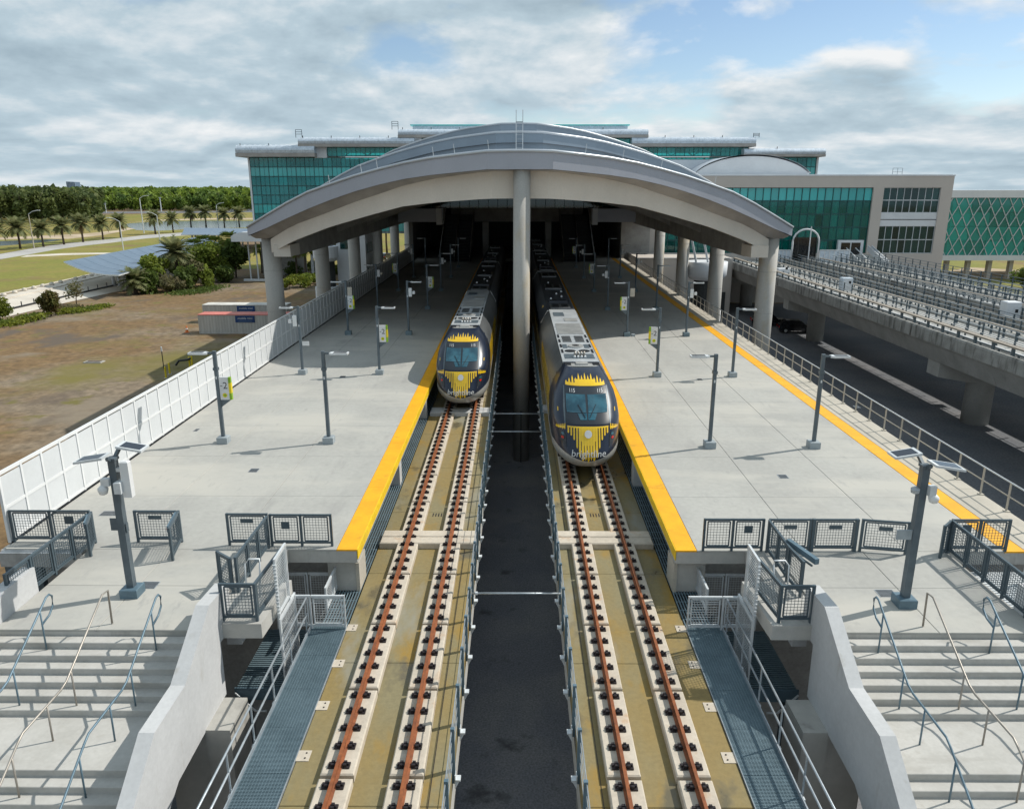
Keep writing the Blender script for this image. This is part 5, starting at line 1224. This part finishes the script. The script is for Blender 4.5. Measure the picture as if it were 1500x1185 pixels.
for i, (px, py) in enumerate([(243.5, 554), (249, 548)]):
    x, y = G(px, py); t = thing('bollard', ['yellow bollard in the grass behind the screen wall, nearer of two', 'yellow bollard in the grass behind the screen wall, farther of two'][i], 'bollard', (x, y, GZ), 'yellow bollards')
    MB().lathe(x, y, [(.09, GZ), (.09, GZ+1.15), (.05, GZ+1.22)], 10).build('post', 'signyellow', t); MB().cyl(x, y, GZ, GZ+.05, .2, n=10).build('foot', 'conc', t)
x, y = G(240, 540); t = thing('marker_post', 'thin white marker post beside the yellow bollards', 'marker post', (x, y, GZ)); MB().cyl(x, y, GZ, GZ+1.9, .05, n=8).build('post', 'dark', t); MB().cyl(x, y, GZ+1.9, GZ+2.4, .09, n=8).build('cap', 'letter', t)
x, y = G(270, 539); t = thing('pipe_valve', 'yellow and black pipe valve partly hidden by the screen wall', 'valve', (x, y, GZ)); MB().tube([(x-.9, y, GZ+.3), (x-.5, y, GZ+.8), (x+.4, y, GZ+.9), (x+.9, y, GZ+1.1)], .12, 8).build('pipe', 'dark', t); MB().cyl(x+.9, y, GZ, GZ+1.3, .1, n=8).build('post', 'signyellow', t); MB().cyl(x+.5, y+.3, GZ, GZ+1.2, .1, n=8).build('post', 'signyellow', t)
x, y = G(274, 487); t = thing('traffic_cone', 'small orange cone left of the storage containers', 'cone', (x, y, GZ)); MB().lathe(x, y, [(.22, GZ+.04), (.05, GZ+.9)], 12).build('cone', 'orange', t); MB().box(x-.3, x+.3, y-.3, y+.3, GZ, GZ+.04).build('foot', 'orange', t); MB().lathe(x, y, [(.165, GZ+.4), (.125, GZ+.58)], 12).build('band', 'letter', t)
x, y = G(138, 531); t = thing('manhole', 'rectangular manhole frame in the brown ground', 'manhole', (x, y, GZ)); MB().box(x-1.0, x+1.0, y-.5, y+.5, GZ, GZ+.12).build('frame', 'conc', t); MB().box(x-.8, x+.8, y-.35, y+.35, GZ+.12, GZ+.14).build('lid', 'bark', t)
# blue canopies
def blue_canopy(A0, A1, B0, B1, z, label, sag, n=16, legs=True):
    c = ((A0[0]+B1[0])/2, (A0[1]+B1[1])/2, GZ); t = thing('shelter_canopy', label, 'canopy', c, 'drop-off shelter canopies')
    A0, A1, B0, B1 = [Vector(p) for p in (A0, A1, B0, B1)]
    top = MB(); ns = 8; off = .22; grid = []
    for i in range(n+1):
        a = A0.lerp(A1, i/n); b = B0.lerp(B1, i/n)
        for j in range(ns+1):
            p = a.lerp(b, j/ns); zz = z-sag*math.sin(math.pi*j/ns)+sag*.35*(j/ns-.5)*-2; grid.append((p.x, p.y, zz))
    q = ns+1; fs = [(i*q+j, (i+1)*q+j, (i+1)*q+j+1, i*q+j+1) for i in range(n) for j in range(ns)]
    g2 = [(x, y, zz-off) for x, y, zz in grid]; k = len(grid)
    top.add(grid, fs); top.build('roof_sheet', 'roofblue', t, smooth=True)
    un = MB(); un.add(g2, fs); un.build('underside', 'bwhite', t, smooth=True)
    ed = MB(); rim = [j for j in range(q)]+[(i*q+q-1) for i in range(1, n+1)]+[n*q+j for j in range(q-2, -1, -1)]+[i*q for i in range(n-1, 0, -1)]
    ed.strip([grid[i] for i in rim+rim[:1]], [g2[i] for i in rim+rim[:1]]); ed.build('rim', 'galv_white', t)
    m = MB()
    for i in range(n): 
        a = A0.lerp(A1, (i+.5)/n); b = B0.lerp(B1, (i+.5)/n)
        for j in range(ns):
            p = a.lerp(b, j/ns); p2 = a.lerp(b, (j+1)/ns); z1_ = z-sag*math.sin(math.pi*j/ns)-sag*.7*(j/ns-.5)+.03; z2_ = z-sag*math.sin(math.pi*(j+1)/ns)-sag*.7*((j+1)/ns-.5)+.03
            m.beam((p.x, p.y, z1_-.03), (p2.x, p2.y, z2_-.03), .05, .05)
    m.build('standing_seams', 'roofblue', t)
    if legs:
        for i in (.12, .38, .64, .9):
            c0 = A0.lerp(A1, i).lerp(B0.lerp(B1, i), .55)
            for d in (-.6, .6): MB().tube([(c0.x+d, c0.y, GZ), (c0.x+d*.9, c0.y, z-sag-off)], .3, 10).build('pillar', 'bwhite', t, smooth=True)
blue_canopy(G(93, 384.5, -3.4), G(300, 346, -3.4), G(174, 404, -3.9), G(330, 357, -3.9), -3.5, 'long blue metal shelter canopy over the drop-off lane', .75)
blue_canopy(G(270, 333.5, -2.6), G(400, 335, -2.6), G(265, 345, -3.2), G(400, 347, -3.2), -2.8, 'farther blue metal canopy beyond the palms', .3, 8)
t = thing('entrance_canopy', 'white rounded entrance canopy on thin posts behind the first left column', 'canopy', (-55, 160, GZ), 'drop-off shelter canopies')
x0_, z0_ = D(351, 352, 165); x1_, z1_ = D(392, 340, 165)
MB().prism([(x0_, z0_), (x0_+12, z0_), (x0_+12, z0_+1.9), (x0_+2.2, z0_+1.9), (x0_+.7, z0_+1.6), (x0_, z0_+1.0)], 1, 160, 175).build('roof', 'bwhite', t)
for dx_ in (2.4, 4.0, 6.2): MB().cyl(x0_+dx_, 163, GZ, z0_, .16, n=8).build('post', 'bwhite', t)
MB().box(x0_+2, x0_+12, 172, 172.3, GZ, z0_).build('back_wall', 'conc_dark', t)
MB().box(x0_+1.5, x0_+12, 161, 161.6, GZ, GZ+.4).build('kerb', 'bwhite', t)
# street lamps
for i, (bx, by, tx, ty, s) in enumerate([(50, 364, 44, 314, 1), (181, 368, 177, 325, -1), (211, 342, 206, 291, 1), (235, 359, 229, 316, -1), (320, 333, 319, 301, 1), (347, 333, 346, 310, 1), (155.5, 312, 154, 298.5, 0), (236.5, 310.5, 236, 290, 0), (339, 306, 338, 284, 0)]):
    x, y = G(bx, by); xt, zt_ = D(tx, ty, y)
    wd = ['at the left end of the palm row', 'in front of the palm row beside the blue canopy', 'tall, behind the palms near the pond', 'curved arm, in front of the pond', 'by the pond, right of the others', 'by the pond next to the terminal glass', 'thick pale pole by the far highway', 'thin pole by the far highway', 'thin tall pole at the forest edge'][i]
    t = thing('street_lamp', f'pale street lamp, {wd}', 'street lamp', (x, y, GZ), 'far street lamps'); r_ = y*.00065
    MB().tube([(x, y, GZ), (x, y, zt_)], [r_*1.2, r_*.7], 7).build('pole', 'galv_white' if i else 'ivory', t)
    if s: MB().tube([(x, y, zt_), (x+s*1.5, y, zt_+.9), (x+s*3.2, y, zt_+1.2)], r_*.55, 5).build('arm', 'galv_white', t); MB().box(x+s*2.8, x+s*3.9, y-.2, y+.2, zt_+1.1, zt_+1.3).build('lamp_head', 'galv_white', t)
    else: MB().box(x-r_*2, x+r_*2, y-.3, y+.3, zt_-.2, zt_+.3).build('lamp_head', 'galv_white', t)
xa, z_ = D(96.5, 266.3, 2600); xb, _ = D(109.5, 266.3, 2600)
t = thing('office_tower', 'distant blue glass office tower above the forest', 'building', ((xa+xb)/2, 2600, GZ))
MB().prism([(xa+2, GZ), (xb+1, GZ), (xb, z_-1.5), (xa, z_)], 1, 2600, 2630).build('tower', 'roofblue', t)
for k in range(7): MB().beam((xa+1+k*(xb-xa-1)/6, 2599.6, GZ), (xa+.6+k*(xb-xa-1)/6, 2599.6, z_-2), .8, .5).build('mullion', 'roofmetal', t)
# cars
def car(x, y, rz, mat, label, suv=True):
    t = thing('car', label, 'car', (x, y, GZ), 'cars', rz=rz, local=True); h = 1.72 if suv else 1.45
    pr = [(-2.3, .35), (2.25, .35), (2.35, .62), (2.25, .92), (1.2, 1.05), (-2.2, 1.08), (-2.35, .7)]
    MB().prism(pr, 1, -.9, .9).build('body', mat, t)
    m = MB(); a = [(-2.15, 1.07), (-1.75, h-.08), (-1.4, h), (.2, h), (.5, h-.06), (1.25, 1.04)]
    m.prism(a, 1, -.74, .74); m.build('cabin', 'glassdark', t)
    MB().prism([(-1.72, h-.07), (-1.4, h+.01), (.2, h+.01), (.48, h-.05)], 1, -.75, .75).build('roof', mat, t)
    for s in (-1, 1):
        for xx in (-.85, .1, -1.85): MB().beam((xx, s*.76, 1.05), (xx+(.0 if xx > -1.5 else .25), s*.75, h-.05), .07, .03).build('pillar', mat, t)
        for xx in (-1.45, 1.4):
            wl = MB().tube([(xx, s*.93, .35), (xx, s*.70, .35)], .35, 16).build('wheel', 'tyre', t); MB().tube([(xx, s*.945, .35), (xx, s*.92, .35)], .22, 12).build('rim', 'silver', wl)
        MB().box(2.24, 2.36, s*.55, s*.85, .62, .82).build('headlight', 'letter', t); MB().box(-2.37, -2.3, s*.6, s*.88, .72, .98).build('tail_light', 'red', t)
car(*G(1165, 487), R(-8), 'carblack', 'black car parked under the guideway, nearer of two')
x, y = G(1141, 484); car(x-.3, y+4.0, R(-8), 'carblack', 'black car parked behind another black car under the guideway')
x, y = G(566, 380); car(x, y, R(70), 'carblack', 'dark car on the lane behind the left columns')
for i, (px, py) in enumerate([(274.5, 310.3), (341.5, 309.8), (366, 309.5)]):
    x, y = G(px, py); car(x, y, 0, 'carwhite', ['white car on the far highway, leftmost', 'white car on the far highway, middle one', 'white car on the far highway next to the terminal glass'][i])

# ================================================================== PLANTS
nr = np.random.RandomState(5)
def quads(cs, size, flat=0.):
    n = len(cs); a = nr.normal(size=(n, 3)); a /= np.linalg.norm(a, axis=1)[:, None]; b = nr.normal(size=(n, 3)); b[:, 2] *= 1-flat
    b -= a*(a*b).sum(1)[:, None]; b /= np.linalg.norm(b, axis=1)[:, None]
    s = (size*nr.uniform(.6, 1.4, n))[:, None] if np.ndim(size) else size*nr.uniform(.6, 1.4, (n, 1))
    V = np.stack([cs-a*s-b*s*.55, cs+a*s*.2-b*s*.8, cs+a*s+b*s*.45, cs-a*s*.25+b*s*.85], 1).reshape(-1, 3)
    return V
def qmesh(name, V, mat):
    n = len(V)//4; me = bpy.data.meshes.new(name); me.vertices.add(len(V)); me.vertices.foreach_set('co', V.astype(np.float32).ravel())
    me.loops.add(len(V)); me.polygons.add(n); me.loops.foreach_set('vertex_index', np.arange(len(V), dtype=np.int32)); me.polygons.foreach_set('loop_start', np.arange(0, len(V), 4, dtype=np.int32)); me.polygons.foreach_set('loop_total', np.full(n, 4, dtype=np.int32))
    me.materials.append(MAT[mat]); me.update(calc_edges=True); return me
def crown_pts(n, rx, ry, rz, cz, lobes=9, k=.5):
    out = []
    L_ = nr.normal(size=(lobes, 3)); L_ /= np.linalg.norm(L_, axis=1)[:, None]; L_ *= nr.uniform(.35, .72, (lobes, 1)); rr = nr.uniform(.32, .55, lobes)
    w_ = rr**2/np.sum(rr**2)
    for c, r_, ww in zip(L_, rr, w_):
        m_ = max(3, int(n*ww)); d = nr.normal(size=(m_, 3)); d /= np.linalg.norm(d, axis=1)[:, None]; d *= (nr.uniform(.55, 1.05, (m_, 1)))*r_
        out.append(c+d)
    P = np.concatenate(out)*np.array([rx, ry, rz]); P[:, 2] += cz; return P
def tree_proto(name, label, cat, h, rx, rz, n, leaf, mat, bark='bark', trunk=.18, lobes=9, group=None, cz=None, limbs=5):
    t = thing(name, label, cat, (0, 0, 0), group, local=True); cz = cz or h-rz
    m = MB(); m.tube([(0, 0, 0), (.1, .05, h*.3), (-.05, .1, h*.6), (0, 0, h*.85)], [trunk, trunk*.8, trunk*.55, trunk*.2], 7)
    m.build('trunk', bark, t, smooth=True)
    for k in range(limbs):
        a = k*2.4; z = h*(.3+.08*k); MB().tube([(0, 0, z), (math.cos(a)*rx*.4, math.sin(a)*rx*.4, z+rz*.35), (math.cos(a)*rx*.7, math.sin(a)*rx*.7, z+rz*.6)], [trunk*.5, trunk*.3, trunk*.1], 5).build('limb', bark, t)
    P = crown_pts(n, rx, rx, rz, cz, lobes)
    o = bpy.data.objects.new('crown', qmesh('crown', quads(P, leaf), mat)); COL.objects.link(o); o.parent = t
    return t
def put(proto_args, px, py, label, height_px=None, rz=0):
    x, y = G(px, py); t = tree_proto(*proto_args[:1], label, *proto_args[1:]); t.location = (x, y, GZ); t.rotation_euler.z = rz; return t
# --- trees and bushes near the drop-off lane
put(('leafy_tree', 'tree', 8.6, 3.3, 3.6, 2600, .30, 'leaf', 'bark', .2, 14), 346, 407, 'dark green leafy tree beside the white entrance canopy')
put(('leafy_tree', 'tree', 8.2, 3.9, 3.5, 2800, .30, 'leaf_bright', 'bark', .2, 14), 311, 411, 'bright green leafy tree left of the dark green one')
put(('leafy_tree', 'tree', 6.6, 3.2, 2.7, 1800, .28, 'leaf_bright', 'bark', .16, 10), 226, 424, 'yellow-green small tree by the canopy edge')
put(('dry_shrub', 'shrub', 4.4, 2.6, 2.0, 700, .18, 'leaf_dry', 'trunkgrey', .08, 9), 244, 427, 'greyish half-bare shrub among green trees')
put(('leafy_tree', 'tree', 5.4, 2.4, 2.4, 900, .26, 'leaf_dry', 'trunkgrey', .08, 9), 283, 421, 'thin pale-stemmed young tree with sparse leaves')
put(('leafy_tree', 'tree', 6.4, 2.6, 2.6, 1500, .28, 'leaf', 'bark', .14, 10), 262, 414, 'mid green tree below the feathery palm')
for i, (px, py, h, r_, mt, lb) in enumerate([(214, 430, 4.6, 2.6, 'leaf', 'olive green bush at the foot of the low palm clump'), (254, 428, 3.6, 2.6, 'leaf_dry', 'brownish green bush below the feathery palm'), (297, 420, 4.4, 2.9, 'leaf_bright', 'olive bush below the bright green tree'), (328, 414, 4.0, 2.6, 'leaf', 'dark bush between the bright and dark green trees'), (273, 424, 4.8, 2.5, 'leaf', 'green bush beside the pale-stemmed young tree')]):
    put(('bush', 'bush', h, r_, h*.52, 1300, .26, mt, 'bark', .08, 12), px, py, lb)
put(('sparse_tree', 'tree', 4.6, 2.0, 1.9, 420, .15, 'leaf_dry', 'trunkgrey', .10, 9), 112, 446, 'sparse grey tree on the pavement by the round bush')
put(('round_bush', 'bush', 4.1, 1.75, 2.05, 2600, .16, 'leaf_round', 'bark', .12, 20), 75, 463, 'clipped round bush beside the sparse grey tree')
put(('round_bush', 'bush', 3.8, 1.9, 1.9, 2200, .16, 'leaf_hedge', 'bark', .12, 20), 0, 470, 'clipped round bush cut by the photo\'s left edge')
put(('round_bush', 'bush', 5.0, 3.0, 2.5, 1200, .28, 'leaf', 'bark', .12, 14), 1506, 424, 'dark bush at the right edge below the lattice building')
for i, (px, py, h, mt) in enumerate([(424, 424, 2.4, 'leaf_hedge'), (440, 421, 2.9, 'leaf_hedge'), (456, 416, 2.4, 'leaf_bright'), (470, 410, 2.2, 'leaf_hedge'), (492, 402, 2.2, 'leaf_hedge'), (505, 398, 1.9, 'leaf_hedge'), (428, 405, 3.4, 'leaf'), (460, 399, 3.0, 'leaf_bright')]):
    put(('shrub', 'shrub', h, 2.4, h*.55, 700, .22, mt, 'bark', .06, 10), px, py, f'yellow-green shrub between the left columns, {ORD[i]} from the first column')
def hedge(pxs, wd, h, mat, label, n):
    pts = [Vector((*G(*p), 0)) for p in pxs]; c = pts[0].lerp(pts[-1], .5); P = []
    for _ in range(n):
        k = nr.randint(len(pts)-1); q = pts[k].lerp(pts[k+1], nr.uniform()); P.append((q.x+nr.normal()*wd*.45, q.y+nr.normal()*wd*.45, GZ+abs(nr.uniform()**.6)*h*(.75+.35*math.sin(q.x*1.3))))
    o = bpy.data.objects.new('hedge', qmesh('hedge', quads(np.array(P), .17), mat)); COL.objects.link(o); tag(o, label, 'hedge')
hedge([(0, 479), (30, 473), (60, 467)], 1.7, .8, 'leaf_hedge', 'low yellow-green hedge left of the round bush', 1800)
hedge([(88, 460), (120, 456), (152, 449)], 1.9, .7, 'leaf_hedge', 'low yellow-green hedge right of the round bush', 1800)
hedge([(86, 456), (110, 452)], 1.2, .6, 'leaf_dry', 'low reddish brown hedge strip behind the green hedge', 700)
hedge([(262, 432), (290, 428), (315, 420)], 3.2, .5, 'leaf', 'dark green ground-cover bed in front of the trees', 1500)
# --- palms
def palm(kind, label, h, group=None, nf=30, L_=2.8, trunk=.22):
    t = thing('palm_tree', label, 'palm tree', (0, 0, 0), group, local=True)
    m = MB(); m.tube([(0, 0, 0), (.08, 0, h*.4), (.0, .06, h*.8), (0, 0, h)], [trunk*1.25, trunk, trunk*.95, trunk*1.3], 9); m.build('trunk', 'bark', t, smooth=True)
    V = []; Vd = []
    for k in range(nf):
        az = k*2.39996+nr.uniform(-.2, .2); el = -.55+1.95*((k+.5)/nf)**.8; droop = nr.uniform(.35, .8)
        dirh = np.array([math.cos(az), math.sin(az), 0]); side = np.array([-math.sin(az), math.cos(az), 0]); p = np.array([0, 0, h]); e_ = el; seg = 8; pts = [p]
        for s in range(seg):
            p = p+(dirh*math.cos(e_)+np.array([0, 0, math.sin(e_)]))*L_/seg; e_ -= droop*.22; pts.append(p)
        dst = Vd if el < -.45 else V
        if kind == 'feather':
            for s in range(1, seg+1):
                for f_ in (0, .5):
                    c = pts[s-1]*(1-f_)+pts[s]*f_; tl = (pts[s]-pts[s-1])/np.linalg.norm(pts[s]-pts[s-1]); ll = L_*.26*math.sin(math.pi*min(.97, (s-f_+.6)/(seg+1)))+.1
                    for sd in (-1, 1):
                        tip = c+side*sd*ll*.8+tl*ll*.55+np.array([0, 0, -.12*ll]); w_ = tl*L_*.045
                        dst += [c-w_, c+w_, tip+w_*.3, tip-w_*.3]
            for s in range(seg): dst += [pts[s]-side*.03, pts[s]+side*.03, pts[s+1]+side*.02, pts[s+1]-side*.02]
        else:
            hub = pts[4]; tl = (pts[5]-pts[4])/np.linalg.norm(pts[5]-pts[4]); up = np.cross(side, tl)
            dst += [pts[0]-side*.02, pts[0]+side*.02, hub+side*.015, hub-side*.015]
            for b in range(9):
                an = -1.25+2.5*b/8; d = tl*math.cos(an)+side*math.sin(an)-up*.12*abs(an); n_ = np.cross(d, up); n_ /= np.linalg.norm(n_)
                l_ = L_*.55*nr.uniform(.85, 1.1); dst += [hub, hub+d*l_*.45+n_*.09*L_*.5, hub+d*l_+np.array([0, 0, -.18*l_]), hub+d*l_*.45-n_*.09*L_*.5]
    o = bpy.data.objects.new('fronds', qmesh('fronds', np.array(V), 'frond' if kind == 'feather' else 'leaf_bright')); COL.objects.link(o); o.parent = t
    if Vd: o = bpy.data.objects.new('dead_fronds', qmesh('dead_fronds', np.array(Vd), 'frond_dry')); COL.objects.link(o); o.parent = t
    return t
base = None
for i, (px, py, tz) in enumerate([(-2, 367, 0), (30, 365, 0), (64, 362, 0), (94, 358.5, 0), (122, 355, 0), (151, 351.5, 0), (177, 348.7, 0), (228, 343.5, 0), (254, 341, 0), (280, 332.5, 0), (302, 332.5, 0), (329, 333, 0), (351, 333, 0)]):
    x, y = G(px, py); lb = f'feathery palm, {ORD[i]} from the left in the row along the curved road'
    if base is None: base = palm('feather', lb, 6.4, 'palms along the curved road', 40, 4.6, .30); base.location = (x, y, GZ); base.rotation_euler.z = .3
    else: dup(base, (x, y, GZ), i*1.3, lb, scale=1.0+.06*math.sin(i*2.1)+(.06 if i > 8 else 0))
p = palm('feather', 'large feathery palm rising over the trees by the blue canopy', 6.6, 'palms by the drop-off lane', 44, 4.2, .3); p.location = (*G(262, 420), GZ)
p = palm('feather', 'low bushy palm clump at the near end of the blue canopy', 2.4, 'palms by the drop-off lane', 46, 3.4, .35); p.location = (*G(199, 431), GZ)
fb = None
for i, (px, py, sc, lb) in enumerate([(289, 404, 1., 'fan palm behind the bright green tree'), (303, 396, 1., 'fan palm between the bright and dark green trees'), (340, 398, 1.12, 'tallest fan palm behind the dark green tree'), (318, 394, .95, 'fan palm in front of the farther blue canopy'), (384, 400, .8, 'short fan palm partly hidden by the first left column'), (436, 408, .92, 'fan palm just right of the first left column'), (449, 410, 1.0, 'second fan palm right of the first left column'), (484, 398, 1.0, 'fan palm just right of the second left column'), (496, 396, .85, 'short fan palm right of the second left column'), (567, 372, 1.25, 'fan palm between the fourth and fifth left columns'), (574, 366, 1.3, 'tall fan palm next to the fifth left column')]):
    x, y = G(px, py)
    if fb is None: fb = palm('fan', lb, 6.4, 'palms by the drop-off lane', 34, 2.6, .22); fb.location = (x, y, GZ)
    else: dup(fb, (x, y, GZ), i*1.7, lb, scale=sc)
# --- forest
protoV = [np.concatenate([crown_pts(170, 4.8, 4.8, 7.0, 11.8, 10), crown_pts(60, 4.6, 4.6, 4.0, 4.0, 5)]) for _ in range(6)]
def forest(name, label, mat, specs, leaf):
    Vs = []
    for (x, y, h, wd) in specs:
        P = protoV[nr.randint(6)].copy(); a = nr.uniform(0, 6.28); P2 = P.copy(); P2[:, 0] = (P[:, 0]*math.cos(a)-P[:, 1]*math.sin(a))*wd; P2[:, 1] = (P[:, 0]*math.sin(a)+P[:, 1]*math.cos(a))*wd
        P2[:, 2] = P[:, 2]*h/18.5+GZ; P2[:, 0] += x; P2[:, 1] += y; Vs.append(quads(P2, leaf*(1+y/1600)))
    o = bpy.data.objects.new(name, qmesh(name, np.concatenate(Vs), mat)); COL.objects.link(o); tag(o, label, kind='stuff'); return o
sp = []
for Y in np.arange(455, 640, 16):
    xa = G(-70, 330)[0]/425*Y; xb = D(150-(Y-455)*.05, 320, Y)[0]; x = xa
    while x < xb: sp.append((x+nr.uniform(-3, 3), Y+nr.uniform(-6, 6), nr.uniform(16.5, 20.5), nr.uniform(.8, 1.15))); x += nr.uniform(6, 11)
forest('forest', 'dark pine forest behind the left palms', 'leaf_pine', sp, .95)
sp = []
for Y in list(np.arange(715, 900, 22))+list(range(900, 1500, 70))+[1600, 1800, 2100, 2500]:
    xa = D(-60 if Y > 900 else 120, 300, Y)[0]; xb = D(400, 300, Y)[0]; x = xa; stp = 7+max(0, Y-900)*.012
    while x < xb: sp.append((x+nr.uniform(-4, 4), Y+nr.uniform(-9, 9), (nr.uniform(15, 18.5) if Y < 900 else nr.uniform(17, 20.5)), nr.uniform(.9, 1.3)*(1+max(0, Y-900)*.0009))); x += nr.uniform(stp*.8, stp*1.4)
forest('forest', 'green forest stretching to the horizon at left', 'leaf_far', sp, 1.25)
# individual trees standing at the forest edge
ft_ = None
for i in range(26):
    left = i < 9; px = [2, 18, 33, 47, 62, 78, 93, 108, 126][i] if left else 142+(i-9)*14.0
    Y = 440+6*math.sin(i*2.2) if left else 690+9*math.sin(i*1.7); x = D(px, 320, Y)[0]
    lb = f'tall forest-edge tree, {ORD[i] if left else ORD[i-9]} from the left ' + ('in the dark pine stand' if left else 'along the far highway')
    if i == 0 or i == 9:
        ft_ = tree_proto('forest_tree', lb, 'tree', 18 if left else 16.5, 4.8 if left else 6.6, 7.5 if left else 8.2, 520, .85 if left else 1.05, 'leaf_pine' if left else 'leaf_far', 'bark', .3, 12, 'trees at the forest edge', 10.5 if left else 8.6); ft_.location = (x, Y, GZ)
    else: dup(ft_, (x, Y, GZ), i*1.1, lb, scale=.85+.28*abs(math.sin(i*1.9)))
